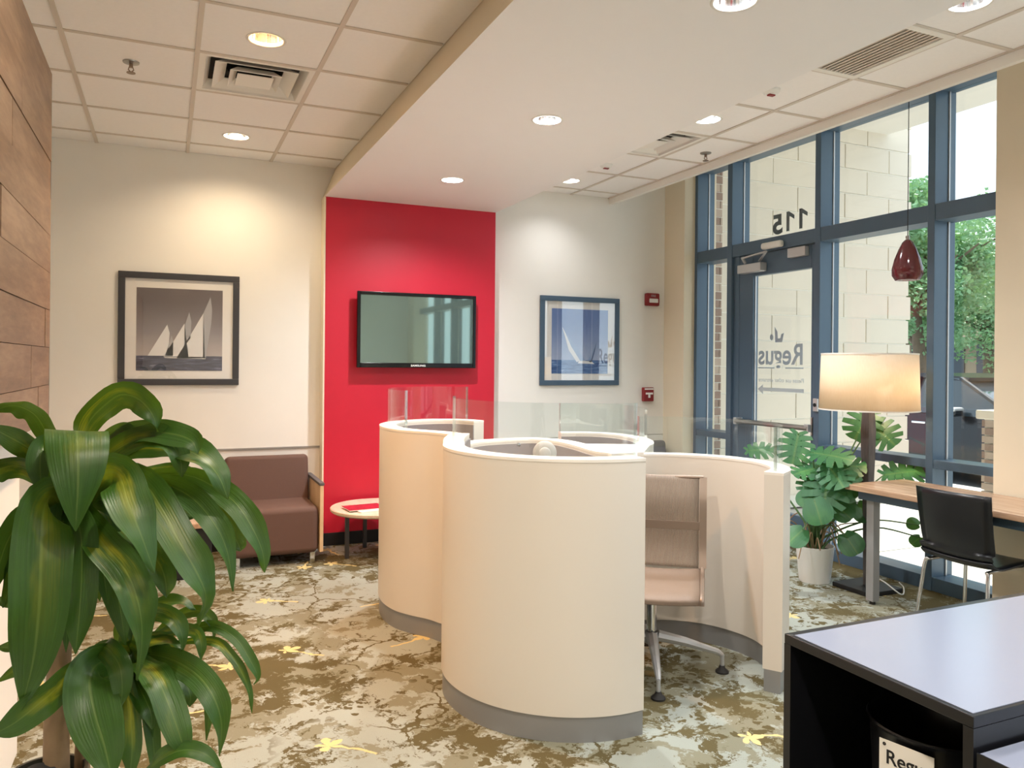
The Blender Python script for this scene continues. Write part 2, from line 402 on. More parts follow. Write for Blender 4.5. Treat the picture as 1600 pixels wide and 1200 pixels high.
MT['pend'] = pm('dark_red_glass', (92, 26, 34), .12, spec=.8)
MT['mag'] = pm('magazine_cover', (176, 40, 60), .3, vary=.7, vscale=26)
MT['dark_void'] = pm('duct_black', (26, 24, 23), .8)
MT['shadowgap'] = pm('seam_grey', (150, 146, 140), .6)

# ================================================================ the room
ZC, ZS = 3.054, 2.79            # tile ceiling, soffit
YB, YR = 6.40, 6.28             # back wall, red panel
XW = 4.60                       # inside face of the window frames
Y0 = -3.0                       # wall behind the camera
XL = -1.30                      # left side of the room

b = MB(); b.box(XL-.1, 4.78, Y0-.1, 6.5, -.2, 0); tag(b.build('floor', MT['carpet']), kind='structure')
# back wall
b = MB(); b.box(XL-.1, 4.62, YB, YB+.2, .79, 3.5); wb = tag(b.build('wall_back', MT['wall']), kind='structure')
b = MB(); b.box(XL-.1, 4.62, YB, YB+.2, 0, .785); b.build('lower_panel', MT['wall'], wb)
b = MB(); b.box(XL-.1, 1.15, YB-.012, YB+.02, .778, .79); b.build('rail_strip', MT['shadowgap'], wb)
b = MB(); b.box(1.15, 2.62, YR, YB+.05, 0, ZS+.02); b.build('red_panel', MT['red'], wb)
b = MB(); b.box(1.138, 1.15, YR-.004, YB+.05, 0, ZS); b.build('corner_bead', MT['tan'], wb)
b = MB(); b.box(XL-.1, 1.138, YB-.014, YB, 0, .10); tag(b.build('baseboard_back', MT['blackm']), kind='structure')
b = MB(); b.box(1.152, 2.61, YR-.014, YR, 0, .10); tag(b.build('baseboard_red', MT['blackm']), kind='structure')
b = MB(); b.box(2.63, 4.48, YB-.014, YB, 0, .10); tag(b.build('baseboard_right', MT['blackm']), kind='structure')
# side and rear walls
b = MB(); b.box(XL-.15, XL, Y0-.1, YB+.1, 0, 3.5); tag(b.build('wall_left', MT['wall']), kind='structure')
b = MB(); b.box(-.86, -.62, Y0, 4.26, 2.56, 3.06); tag(b.build('wall_header', MT['white']), kind='structure')
b = MB(); b.box(XL-.1, 4.8, Y0-.2, Y0, 0, 3.6); tag(b.build('wall_rear', MT['wall']), kind='structure')
b = MB(); b.box(4.48, 4.85, 6.08, YB+.2, 0, 3.5); tag(b.build('wall_right', MT['tan']), kind='structure')
b = MB(); b.box(4.44, 4.80, 2.26, 3.02, 0, 3.5); tag(b.build('wall_pier', MT['tan']), kind='structure')
# partition with wood cladding above a white base
part = empty('wall_partition', (-.5, 1.0, 0)); tag(part, kind='structure')
b = MB(); b.box(-.22, 0, -3.9, 2.40, 0, 1.235); b.build('white_base', MT['white'], part)
b = MB(); b.box(-.22, .066, -3.9, 2.395, 1.235, 2.55); b.build('core', MT['blackm'], part)
b = MB(); b.box(-.23, .094, 2.395, 2.402, 1.235, 2.55); b.build('end_trim', MT['steel'], part)
zz = [1.235, 1.375, 1.515, 1.655, 1.795, 1.935, 2.075, 2.215, 2.355, 2.55]
for i in range(len(zz)-1):
    y = -3.9 + random.random()*.8-.8
    while y < 2.39:
        L = 1.1 + random.random()*.7; a, c = max(y, -3.9), min(y+L, 2.394)
        if c-a > .05:
            me = MB().box(-.012, .012, -(c-a)/2+.001, (c-a)/2-.001, -(zz[i+1]-zz[i])/2+.001, (zz[i+1]-zz[i])/2-.001).mesh('plank')
            link('plank', me, MT['wood'], part, (.080+random.random()*.003, (a+c)/2, (zz[i]+zz[i+1])/2))
        y += L

# ---------------------------------------------------------------- ceiling
ceil = empty('ceiling', (0, 0, ZC)); tag(ceil, kind='structure')
b = MB(); b.box(XL-.1, 4.75, Y0-.1, 6.5, .36, .46); b.build('slab', MT['white'], ceil)
b = MB(); b.box(XL-.1, 3.86, Y0-.1, 6.5, .24, .28); b.build('plenum', MT['blackm'], ceil)
LAMPS = []      # (x, y, z, lit, colour)
holes = {}
lx = [-1.30, -1.09, -.48, .13, .74, 1.25]
ly = [3.675+.6096*k for k in range(-11, 5)]; ly = [Y0]+[y for y in ly if y > Y0+.1]+[YB]
rx = [2.60, 2.82, 3.43, 3.84]
ry = [4.97+.6096*k for k in range(-13, 3)]; ry = [Y0]+[y for y in ry if y > Y0+.1]+[YB]
dl_left = [(.434, 3.995, True), (.434, 5.80, True), (.434, 2.17, True), (.434, .35, True), (.434, -1.5, True), (-.785, .35, True), (-.785, -1.5, True)]  # leftmost pair is unseen, added to brighten the left ceiling
dl_right = [(3.17, 5.94, True), (3.17, 4.07, True), (3.17, 2.28, True), (3.17, .45, True), (3.17, -1.4, True)]  # light in the farthest fitting is added to brighten the back wall
diffusers = [(.13, .74), (2.82, 3.43)]
tile_cache = {}
def tile(x0, x1, y0, y1, lights):
    for (cx, cy, lit) in lights:
        if x0 < cx < x1 and y0 < cy < y1:
            bb = MB(); bb.holed(x0+.003, x1-.003, y0+.003, y1-.003, 0, cx, cy, .088)
            o = bb.build('ceiling_tile', MT['ceil'], ceil); return
    key = (round(x1-x0, 3), round(y1-y0, 3))
    if key not in tile_cache:
        a, c = key; tile_cache[key] = MB().box(-a/2+.003, a/2-.003, -c/2+.003, c/2-.003, 0, .016).mesh('ceiling_tile')
        tile_cache[key].materials.append(MT['ceil'])
    link('ceiling_tile', tile_cache[key], None, ceil, ((x0+x1)/2, (y0+y1)/2, 0))
def field(xs, ys, lights, skip):
    for i in range(len(xs)-1):
        for j in range(len(ys)-1):
            cx, cy = (xs[i]+xs[i+1])/2, (ys[j]+ys[j+1])/2
            if any(a < cx < c and d < cy < e for a, c, d, e in skip): continue
            tile(xs[i], xs[i+1], ys[j], ys[j+1], lights)
    for x in xs[:-1]:
        MB().box(x-.012, x+.012, ys[0], ys[-1], -.006, .004).build('grid_bar', MT['bar'], ceil)
    for y in ys[1:-1]:
        for i in range(len(xs)-1):
            MB().box(xs[i]+.012, xs[i+1]-.012, y-.012, y+.012, -.0055, .004).build('grid_bar', MT['bar'], ceil)
D1 = (.13, .74, 3.675+.6096, 3.675+1.2192); D2 = (2.82, 3.43, 4.3604, 4.97); G1 = (2.82, 3.43, 4.97-.6096*4, 4.97-.6096*3)
D2 = (2.82, 3.43, 4.97-.6096, 4.97)
G1 = (2.82, 3.43, 4.97-4*.6096, 4.97-3*.6096)
field(lx, ly, dl_left, [D1]); field(rx, ry, dl_right, [D2, G1])
# fascia at the edge of the hung ceiling along the windows
b = MB(); b.box(3.84, 3.875, Y0, YB, -.062, .05); b.build('edge_fascia', MT['white'], ceil)
b = MB(); b.box(3.826, 3.84, Y0, YB, -.008, .004); b.build('edge_angle', MT['bar'], ceil)
b = MB(); b.box(3.84, 3.86, Y0, YB, .05, .36); b.build('upstand', MT['white'], ceil)
# soffit
sof = empty('soffit', (0, 0, 0)); tag(sof, kind='structure')
dl_sof = [(1.87, y, True) for y in (5.30, 3.77, 2.25, .73, -.8, -2.2)]
b = MB(); ys = [YR+.10, 4.535, 3.01, 1.49, -.03, -1.5, Y0]
for k in range(6): b.holed(1.14, 2.62, ys[k+1], ys[k], ZS, 1.87, dl_sof[k][1], .080)
b.build('underside', MT['soffit'], sof)
b = MB(); b.quad((1.14, Y0, ZS), (1.14, YB, ZS), (1.25, YB, ZC), (1.25, Y0, ZC)); b.quad((1.25, Y0, ZC+.05), (1.25, YB, ZC+.05), (1.25, YB, ZC), (1.25, Y0, ZC)); b.build('fascia', MT['tan'], sof)
b = MB(); b.quad((2.62, Y0, ZS), (2.62, YB, ZS), (2.62, YB, ZC+.05), (2.62, Y0, ZC+.05)); b.build('fascia', MT['soffit'], sof)

# ---------------------------------------------------------------- downlights
def lamp_light(name, x, y, z, col, watts, size=.10, spread=150):
    ld = bpy.data.lights.new(name, 'AREA'); ld.shape = 'DISK'; ld.size = size; ld.energy = watts; ld.color = col; ld.spread = R_(spread)
    o = bpy.data.objects.new(name, ld); COL.objects.link(o); o.location = (x, y, z); return o
dl_cache = {}
def downlight(x, y, z, r, lit, label, group, col=WARM, watts=LAMP_W, up=.03):
    t = empty('downlight', (x, y, z)); tag(t, label, 'downlight', group)
    key = (r,)
    if key not in dl_cache:
        a = MB().lathe([(r-.004, .012), (r-.002, -.002), (r+.010, -.0045), (r+.014, -.001), (r+.013, .002)], 40).mesh('trim_ring', True)
        c = MB().lathe([(r-.003, .008), (r-.010, .05), (r*.62, .10)], 40).mesh('reflector', True)
        d = MB().lathe([(r*.62, .10), (.02, .115), (0.001, .117)], 24).mesh('bulb', True)
        e = MB().lathe([(r+.016, .002), (r+.016, .16), (.001, .16)], 24).mesh('housing')
        a.materials.append(MT['white']); c.materials.append(MT['chrome']); e.materials.append(MT['blackm'])
        dl_cache[key] = (a, c, d, e)
    a, c, d, e = dl_cache[key]
    link('trim_ring', a, None, t); link('reflector', c, None, t); link('housing', e, None, t)
    dd = d.copy(); dd.materials.append(MT['bulb_on' if lit else 'bulb_off']); link('bulb', dd, None, t)
    if lit:
        l = lamp_light('lamp', 0, 0, up, col, watts, r*1.2); l.parent = t
MT['bulb_on'] = pm('lit_bulb', (255, 240, 214), .5, emit=((1, .86, .66), 6.0))
MT['bulb_off'] = pm('unlit_bulb', (210, 204, 196), .25)
names = {5.80: 'lit downlight in tile ceiling nearest the cream back wall', 3.995: 'chrome downlight in the tile beside the square air diffuser'}
for x, y, lit in dl_left:
    downlight(x, y, ZC, .082, lit, names.get(y, 'lit downlight in the left tile ceiling, unseen, added for light'), 'downlights in the left tile ceiling', (1, .48, .16) if 3 < y < 5 else ((1, .78, .52) if y > 5 else WARM), 6.0 if y > 5 else (26.0 if y > 3 else LAMP_W), .07 if 3 < y < 5 else .03)
names = {5.30: 'lit downlight in the white soffit closest to the red wall', 3.77: 'lit downlight in the white soffit, middle of three', 2.25: 'warm lit downlight in the soffit at the top edge of the photo'}
for x, y, lit in dl_sof:
    downlight(x, y, ZS, .074, lit, names.get(y, 'lit downlight in the white soffit, outside the photo'), 'downlights in the soffit', NEUTRAL, 19.0 if y > 5 else (14.0 if y > 3 else 6.5))
names = {5.94: 'small downlight in right tile ceiling nearest the back wall', 4.07: 'metal downlight in right tile ceiling beside the square diffuser', 2.28: 'warm lit downlight at the top right beside the slotted grille'}
for x, y, lit in dl_right:
    downlight(x, y, ZC, .082, lit, names.get(y, 'lit downlight in the right tile ceiling, outside the photo'), 'downlights in the right tile ceiling', NEUTRAL, (3.0 if y > 5 else 18.0) if y > 3 else 7.0, .07 if y > 3 else .03)

# ---------------------------------------------------------------- air diffusers, grille, sprinklers
def diffuser(q, label):
    cx, cy = (q[0]+q[1])/2, (q[2]+q[3])/2; t = empty('air_diffuser', (cx, cy, ZC)); tag(t, label, 'air vent', 'square air diffusers')
    def ring(o, i, zo, zi, name, mat=MT['white']):
        bb = MB()
        O = [(-o, -o), (o, -o), (o, o), (-o, o)]; I = [(-i, -i), (i, -i), (i, i), (-i, i)]
        for k in range(4):
            m = (k+1) % 4; bb.quad((*O[k], zo), (*O[m], zo), (*I[m], zi), (*I[k], zi))
        o_ = bb.build(name, mat, t); md = o_.modifiers.new('s', 'SOLIDIFY'); md.thickness = .004
    ring(.302, .262, .0, .0, 'border'); ring(.262, .235, 0, .05, 'throat')
    ring(.215, .150, -.004, .040, 'vane'); ring(.135, .095, -.010, .025, 'vane')
    MB().box(-.095, .095, -.095, .095, -.014, -.010).build('centre_plate', MT['white'], t)
    MB().lathe([(.15, .052), (.15, .2), (.001, .2)], 28).build('duct_collar', MT['dark_void'], t)
    bb = MB(); bb.holed(-.262, .262, -.262, .262, .052, 0, 0, .15); bb.build('back_pan', MT['dark_void'], t)
diffuser(D1, 'square white air diffuser in the left tile ceiling beside chrome downlight')
diffuser(D2, 'square white air diffuser in the right tile ceiling beyond the soffit edge')
g = empty('air_grille', ((G1[0]+G1[1])/2, (G1[2]+G1[3])/2, ZC)); tag(g, 'slotted rectangular return air grille in the right tile ceiling', 'air vent')
for s_ in (-1, 1):
    MB().box(s_*.285-.019, s_*.285+.019, -.303, .303, -.008, .004).build('frame_side', MT['white'], g)
    MB().box(-.266, .266, s_*.285-.018, s_*.285+.018, -.008, .004).build('frame_end', MT['white'], g)
MB().box(-.27, .27, -.27, .27, .03, .035).build('back_pan', MT['dark_void'], g)
me = MB().box(-.004, .004, -.268, .268, -.006, .014).mesh('slat'); me.materials.append(MT['bar'])
for k in range(18): link('slat', me, None, g, (-.2465+.029*k, 0, 0), (0, R_(20), 0))
def sprinkler(x, y, label):
    t = empty('sprinkler_head', (x, y, ZC)); tag(t, label, 'sprinkler', 'ceiling sprinkler heads')
    MB().lathe([(.042, .001), (.040, -.006), (.018, -.010), (.001, -.010)], 24).build('escutcheon', MT['steel'], t, True)
    MB().tube([(0, 0, -.008), (0, 0, -.03)], .010, 10).build('body', MT['brass'], t, True)
    for s_ in (-1, 1): MB().tube([(s_*.008, 0, -.028), (s_*.013, 0, -.042), (0, 0, -.056)], .003, 6).build('yoke_arm', MT['brass'], t)
    MB().lathe([(.001, -.056), (.022, -.057), (.022, -.060), (.001, -.060)], 16).build('deflector', MT['brass'], t)
sprinkler(-.187, 4.60, 'sprinkler head hanging from the left tile ceiling')
sprinkler(3.66, 4.716, 'sprinkler head hanging from right tile ceiling near the windows')
def strobe_disc(x, y, label):
    t = empty('ceiling_strobe', (x, y, ZC)); tag(t, label, 'alarm', 'small ceiling alarm devices')
    MB().lathe([(.05, 0), (.05, -.012), (.035, -.028), (.001, -.03)], 24).build('body', MT['whiteplast'], t, True)
    MB().box(-.02, .02, -.012, .012, -.036, -.028).build('lens', MT['redplast'], t)
strobe_disc(3.154, 3.474, 'small white ceiling device with red lens beside the slotted grille')
strobe_disc(3.168, 5.33, 'small white ceiling device near the far end of the right ceiling')

# ---------------------------------------------------------------- window wall
FR = MT['frame']; XG = 4.738
WTOP = 3.36
ZR0, ZR1 = 2.435, 2.545      # transom rail
ZL0, ZL1 = .805, .862        # low rail
def mull(par, y0, y1, z0=.0, z1=WTOP, name='mullion'):
    MB().box(XW, 4.80, y0, y1, z0, z1).build(name, FR, par, bevel=.004)
def rail(par, y0, y1, z0, z1, name='rail'):
    MB().box(XW+.006, 4.79, y0, y1, z0, z1).build(name, FR, par, bevel=.003)
def pane(par, y0, y1, z0, z1):
    o = MB().box(XG, XG+.008, y0, y1, z0, z1).build('pane', MT['glass'], par)
    for (a, c, d, e) in ((y0, y0+.008, z0, z1), (y1-.008, y1, z0, z1)):
        MB().box(XG-.012, XG-.001, a, c, d, e).build('glazing_bead', MT['silver'], par)
    return o
def bay(idx, y0, y1, low=True):
    t = empty('window_%d' % idx, (0, 0, 0)); tag(t, kind='structure')
    rail(t, y0, y1, 0, .09, 'sill_rail'); rail(t, y0, y1, ZL0, ZL1); rail(t, y0, y1, ZR0, ZR1); rail(t, y0, y1, WTOP-.06, WTOP, 'head_rail')
    pane(t, y0, y1, .09, ZL0); pane(t, y0, y1, ZL1, ZR0); pane(t, y0, y1, ZR1, WTOP-.06)
    return t
w1 = bay(1, 5.61, 6.04); mull(w1, 6.04, 6.08); mull(w1, 5.545, 5.61)
w2 = empty('window_2', (0, 0, 0)); tag(w2, kind='structure')   # transom above the door
rail(w2, 4.575, 5.545, ZR0, ZR1); rail(w2, 4.575, 5.545, WTOP-.06, WTOP, 'head_rail'); tp = pane(w2, 4.575, 5.545, ZR1, WTOP-.06)
w3 = bay(3, 3.593, 4.518); mull(w3, 4.518, 4.575)
w4 = bay(4, 3.02, 3.54); mull(w4, 3.54, 3.593)
ym = [2.26, 1.30, .34, -.62, -1.58, -2.54]
for k in range(len(ym)-1):
    wk = bay(5+k, ym[k+1], ym[k]-.055); mull(wk, ym[k]-.055, ym[k])
b = MB(); b.box(4.5, 4.8, Y0, 2.26-.055-5*.96, 0, 3.5); tag(b.build('wall_corner', MT['tan']), kind='structure')
b = MB(); b.box(4.6, 4.95, Y0, 6.03, WTOP, 4.1); tag(b.build('wall_above_windows', MT['stone']), kind='structure')
# door
dr = empty('door_1', (0, 0, 0)); tag(dr, kind='structure')
MB().box(4.63, 4.69, 5.30, 5.535, .02, 2.43).build('stile', FR, dr, bevel=.006)
MB().box(4.625, 4.66, 5.47, 5.545, 0, 2.435).build('jamb', FR, dr, bevel=.004)
MB().box(4.63, 4.69, 4.577, 4.632, .02, 2.43).build('stile', FR, dr, bevel=.006)
MB().box(4.63, 4.69, 4.632, 5.30, 2.245, 2.43).build('top_rail', FR, dr, bevel=.006)
MB().box(4.63, 4.69, 4.632, 5.30, .02, .27).build('bottom_rail', FR, dr, bevel=.006)
dp = MB().box(4.665, 4.673, 4.632, 5.30, .27, 2.245).build('pane', MT['glass'], dr)
for y in (5.292, 4.634): MB().box(4.65, 4.664, y, y+.008, .27, 2.245).build('glazing_bead', MT['silver'], dr)
pb = MB().tube([(4.575, 5.44, .985), (4.575, 4.60, .985)], .022, 14).build('push_bar', MT['steel'], dr, True)
for y in (5.44, 4.61): MB().box(4.56, 4.632, y-.02, y+.02, .955, 1.015).build('bar_bracket', MT['silver'], pb, bevel=.004)
MB().box(4.60, 4.63, 4.585, 4.60, .93, 1.07).build('lock_plate', MT['steel'], dr)
cl = MB().box(4.555, 4.628, 5.13, 5.42, 2.27, 2.345).build('door_closer', MT['silver'], dr, bevel=.006)
MB().bar((4.56, 5.36, 2.40), (4.52, 5.02, 2.415), .022, .012).build('arm', MT['silver'], cl)
MB().bar((4.52, 5.02, 2.418), (4.60, 5.19, 2.36), .018, .010).build('arm', MT['silver'], cl)
MB().tube([(4.595, 5.36, 2.36), (4.56, 5.36, 2.41)], .014, 8).build('pivot', MT['silver'], cl)
MB().box(4.55, 4.605, 4.90, 5.13, 2.445, 2.50).build('motion_sensor', MT['whiteplast'], dr, bevel=.02, seg=4)
MB().box(4.585, 4.63, 4.66, 4.85, 2.345, 2.42).build('magnetic_lock', MT['silver'], dr, bevel=.003)
bt = MB().box(4.585, 4.60, 4.52, 4.565, 1.12, 1.22).build('exit_button', MT['silver'], dr, bevel=.003)
MB().lathe([(.014, 0), (.014, .006), (.001, .006)], 16).build('button', MT['ink'], bt, loc=(4.585, 4.5425, 1.17), rot=(0, -PI/2, 0))
# lettering on the outside of the glass (reads backwards from inside)
def letter(txt, size, y, z, par, mat, x, sx=1.0, bold=0.0, width=None, name='lettering'):
    me = text_mesh(txt, size, .0008, 'LEFT', bold, sx)
    if width:
        xs = [v.co.x for v in me.vertices]; k = width/(max(xs)-min(xs)); m0 = min(xs)
        for v in me.vertices: v.co.x = (v.co.x-m0)*k
    o = link(name, me, mat, par); o.matrix_basis = mframe((x, y, z), (0, 1, 0), (0, 0, 1), (1, 0, 0)); return o
def flat(poly, par, mat, x, name):
    """polygon given as (y, z) on the glass"""
    o = MB().prism([(p[0], p[1]) for p in poly], .0012).build(name, mat, par); o.matrix_basis = mframe((x, 0, 0), (0, 1, 0), (0, 0, 1), (1, 0, 0)); return o
XO = XG+.0095; XD = 4.6745
letter('5', .225, 5.08, 2.60, tp, MT['letterdk'], XO, bold=.008, width=.115)
for y_ in (4.80, 4.945):
    flat([(y_+.055, 2.60), (y_+.09, 2.60), (y_+.09, 2.765), (y_+.062, 2.765), (y_, 2.725), (y_, 2.692), (y_+.055, 2.725)], tp, MT['letterdk'], XO, 'lettering')
letter('Regus', .24, 4.765, 1.485, dp, MT['letter'], XD, bold=.004, width=.51)
flat([(4.755, 1.448), (4.955, 1.448), (4.955, 1.457), (4.755, 1.457)], dp, MT['letter'], XD, 'underline')
flat([(5.08, 1.448), (5.275, 1.448), (5.275, 1.457), (5.08, 1.457)], dp, MT['letter'], XD, 'underline')
flat([(4.975, 1.745), (4.995, 1.668), (5.075, 1.668), (5.082, 1.800), (5.050, 1.755), (5.045, 1.700), (5.015, 1.702), (5.005, 1.735)], dp, MT['letter'], XD, 'emblem')
flat([(5.118+.020*math.cos(a*PI/8), 1.712+.026*math.sin(a*PI/8)) for a in range(16)], dp, MT['letter'], XD, 'emblem_dot')
letter('Please use other entrance', .05, 4.75, 1.335, dp, MT['letterlt'], XD, width=.52)
flat([(4.75, 1.255), (5.215, 1.255), (5.215, 1.228), (5.28, 1.270), (5.215, 1.312), (5.215, 1.285), (4.75, 1.285)], dp, MT['letterlt'], XD, 'arrow')

# ---------------------------------------------------------------- outside
def course_wall(par, xs0, xs1, y, z0, z1, h, lengths, mats, depth, name, gap=.012, jit=.004):
    z = z0; row = 0; cache = {}
    while z < z1-.02:
        hh = min(h, z1-z); x = xs0 - (lengths*.5 if row % 2 else 0)
        while x < xs1-.01:
            a, c = max(x, xs0), min(x+lengths, xs1)
            if c-a > gap*2:
                key = (round(c-a, 3), round(hh, 3))
                if key not in cache:
                    bb = MB().box(-key[0]/2+gap/2, key[0]/2-gap/2, -depth/2, depth/2, -key[1]/2+gap/2, key[1]/2-gap/2); cache[key] = bb.mesh(name)
                me = cache[key]
                mt = random.choice(mats)
                if len(mats) > 1: me = cache.setdefault((key, mt.name), me.copy())
                if not me.materials: me.materials.append(mt)
                link(name, me, None, par, ((a+c)/2, y+random.uniform(-jit, jit), z+hh/2))
            x += lengths
        z += h; row += 1
sw = empty('wall_outside_stone', (0, 6.2, 0)); tag(sw, kind='structure')
MB().box(4.99, 7.60, -.004, .5, 0, 6).build('mortar_bed', MT['mortar'], sw)
course_wall(sw, 4.99, 7.66, .03, .12, 6.1, .268, .66, [MT['stone']], .09, 'stone_block', .016, .003)
bw = empty('wall_outside_brick', (0, 6.17, 0)); tag(bw, kind='structure')
MB().box(4.86, 4.985, -.006, .4, 0, 4.05).build('mortar_bed', MT['mortar'], bw)
course_wall(bw, 4.86, 4.99, .02, 0, 4.0, .0813, .20, [MT['brick'], MT['brick2']], .07, 'brick', .010, .003)
b = MB(); b.box(4.80, 7.27, Y0-3, 6.2, 4.04, 4.5); tag(b.build('trim_overhang', MT['white']), kind='structure')
gr = empty('ground_outside', (0, 0, 0)); tag(gr, kind='structure')
MB().box(4.80, 9.2, -14, 40, -.16, -.055).build('bed', MT['mortar'], gr)
me = MB().box(-.73, .73, -.73, .73, -.05, -.02).mesh('paving_slab'); me.materials.append(MT['slab'])
for i in range(3):
    for j in range(10): link('paving_slab', me, None, gr, (5.54+1.475*i, -3.6+1.475*j, 0))
b = MB(); b.box(9.2, 60, -40, 80, -.30, -.14); tag(b.build('street_outside', MT['asphalt']), kind='structure')
# low brick pier with a stone cap
gp = empty('brick_pier', (7.78, 5.10, -.02)); tag(gp, 'low brick pier with pale stone cap on the pavement outside', 'pier')
MB().box(-.17, .17, -.17, .17, 0, .97).build('core', MT['mortar'], gp)
for k in range(12):
    for s_ in (-1, 1):
        me = MB().box(-.085, .085, -.02, .02, -.033, .033).mesh('brick')
        for q in (-1, 1):
            link('brick', me, random.choice([MT['brick'], MT['brick2']]), gp, (q*.093, s_*.175, .045+.08*k)) if k % 2 else None
        if not k % 2:
            me2 = MB().box(-.18, .18, -.02, .02, -.033, .033).mesh('brick'); link('brick', me2, MT['brick2'], gp, (0, s_*.175, .045+.08*k))
        me3 = MB().box(-.02, .02, -.15, .15, -.033, .033).mesh('brick'); link('brick', me3, random.choice([MT['brick'], MT['brick2']]), gp, (s_*.175, 0, .045+.08*k))
MB().box(-.23, .23, -.23, .23, .97, 1.06).build('cap', MT['stone'], gp, bevel=.012)
# car
car = empty('parked_car', (10.85, 7.52, -.14)); tag(car, 'dark car parked at the kerb beyond the windows', 'car')
def loft(secs, name, mat, bev=0):
    """secs: (y, [ (x,z) ... ]) all same count"""
    bb = MB(); rings = [[bb.b.verts.new((x, y, z)) for x, z in pr] for y, pr in secs]
    n = len(rings[0])
    for A, B in zip(rings, rings[1:]):
        for k in range(n): bb.b.faces.new((A[k], A[(k+1) % n], B[(k+1) % n], B[k]))
    bb.b.faces.new(rings[0]); bb.b.faces.new(rings[-1][::-1])
    o = bb.build(name, mat, car, True, angle=50); return o
def prof(w, z0, z1, zs):
    return [(-w, z0), (-w-.03, (z0+zs)/2), (-w, zs), (-w*.9, z1), (0, z1+.03), (w*.9, z1), (w, zs), (w+.03, (z0+zs)/2), (w, z0), (0, z0-.02)]
loft([(-2.3, prof(.70, .35, .62, .52)), (-2.15, prof(.84, .25, .76, .6)), (-1.2, prof(.90, .22, .93, .72)), (-.6, prof(.91, .22, 1.0, .8)), (1.2, prof(.91, .22, 1.02, .85)), (2.0, prof(.88, .25, 1.02, .8)), (2.35, prof(.74, .35, .9, .7))], 'body', MT['car'])
def cab(y, w, zt): return (y, [(-.86, .95), (-w, zt), (w, zt), (.86, .95)])
loft([(-1.05, [(-.84, .93), (-.80, .96), (.80, .96), (.84, .93)]), (-.1, [(-.86, .95), (-.66, 1.46), (.66, 1.46), (.86, .95)]), (1.1, [(-.86, .97), (-.66, 1.48), (.66, 1.48), (.86, .97)]), (2.05, [(-.8, .98), (-.74, 1.02), (.74, 1.02), (.8, .98)])], 'glasshouse', MT['carglass'])
loft([(-.22, [(-.67, 1.42), (-.64, 1.47), (.64, 1.47), (.67, 1.42)]), (.4, [(-.69, 1.46), (-.64, 1.53), (.64, 1.53), (.69, 1.46)]), (1.2, [(-.68, 1.45), (-.64, 1.50), (.64, 1.50), (.68, 1.45)])], 'roof', MT['car'])
for s_ in (-1, 1):
    MB().bar((s_*.845, -1.02, .95), (s_*.67, -.12, 1.46), .05, .04).build('pillar', MT['car'], car)
    MB().bar((s_*.86, .55, .95), (s_*.675, .50, 1.47), .05, .06).build('pillar', MT['car'], car)
    mi = MB().box(-.10, .10, -.06, .06, -.06, .06).build('wing_mirror', MT['car'], car, bevel=.04, seg=4, loc=(s_*1.0, -.28, 1.0))
    MB().box(-.105, .105, -.062, .066, .005, .066).build('mirror_cap', MT['silver'], mi, bevel=.025, seg=3)
    MB().box(s_*.905-.012, s_*.905+.012, .25, .47, .80, .83).build('door_handle', MT['chrome'], car, bevel=.005)
    for y in (-1.42, 1.42):
        wh = MB().lathe([(.20, -.10), (.33, -.10), (.34, -.06), (.34, .06), (.33, .10), (.20, .10)], 28).build('wheel', MT['tire'], car, True, loc=(s_*.82, y, .33), rot=(0, PI/2, 0))
        MB().lathe([(.001, .085), (.20, .085), (.20, -.08), (.001, -.08)], 20).build('rim', MT['silver'], wh, True)
# trees
leaf_mesh = None
def tree(name, x, y, h, rx_, rz_, zc_, n, label, seed):
    rnd = random.Random(seed); t = empty(name, (x, y, -.1)); tag(t, label, 'tree', 'street trees')
    MB().tube([(0, 0, 0), (.05, .05, h*.3), (.0, .12, h*.5), (.1, 0, h*.75)], [.16, .13, .10, .04], 10).build('trunk', MT['bark'], t, True)
    for k in range(7):
        a = k*.9+rnd.random(); z = h*(.33+.05*k)
        MB().tube([(0, .06, z), (math.cos(a)*rx_*.35, math.sin(a)*rx_*.35, z+.5), (math.cos(a)*rx_*.75, math.sin(a)*rx_*.75, z+.9)], [.05, .035, .012], 6).build('branch', MT['bark'], t, True)
    V, F, U = [], [], []
    cl_ = [(Vector((rnd.gauss(0, .42), rnd.gauss(0, .42), rnd.gauss(0, .42))), rnd.uniform(.18, .34)) for _ in range(60)]
    for _ in range(n):
        c, rr = rnd.choice(cl_); p = Vector((rnd.gauss(0, 1), rnd.gauss(0, 1), rnd.gauss(0, 1))).normalized()*rr*rnd.random()**.4 + c
        if p.length > 1.05: continue
        p = Vector((p.x*rx_, p.y*rx_, p.z*rz_+zc_)); s_ = rnd.uniform(.035, .07)
        a = Vector((rnd.gauss(0, 1), rnd.gauss(0, 1), rnd.gauss(0, .6))).normalized(); q = a.cross(Vector((rnd.gauss(0, 1), rnd.gauss(0, 1), rnd.gauss(0, 1)))).normalized()
        i = len(V); V += [p-a*s_, p-q*s_*.55, p+a*s_, p+q*s_*.55]; F.append((i, i+1, i+2, i+3)); U += [(0.5, 0), (0, .5), (.5, 1), (1, .5)]
    me = bpy.data.meshes.new('foliage'); me.from_pydata(V, [], F); uv = me.uv_layers.new(name='UVMap')
    for k, l in enumerate(me.loops): uv.data[k].uv = U[l.vertex_index]
    tag(link('foliage', me, MT['treeleaf'], t), kind='stuff')
tree('street_tree', 14.0, 11.05, 5.2, 1.9, 1.7, 3.6, 24000, 'leafy green street tree with forked trunk beside the stone wall corner', 3)
tree('street_tree', 18.5, 12.7, 5.6, 2.35, 2.1, 3.3, 30000, 'leafy green street tree standing right above the parked car', 5)
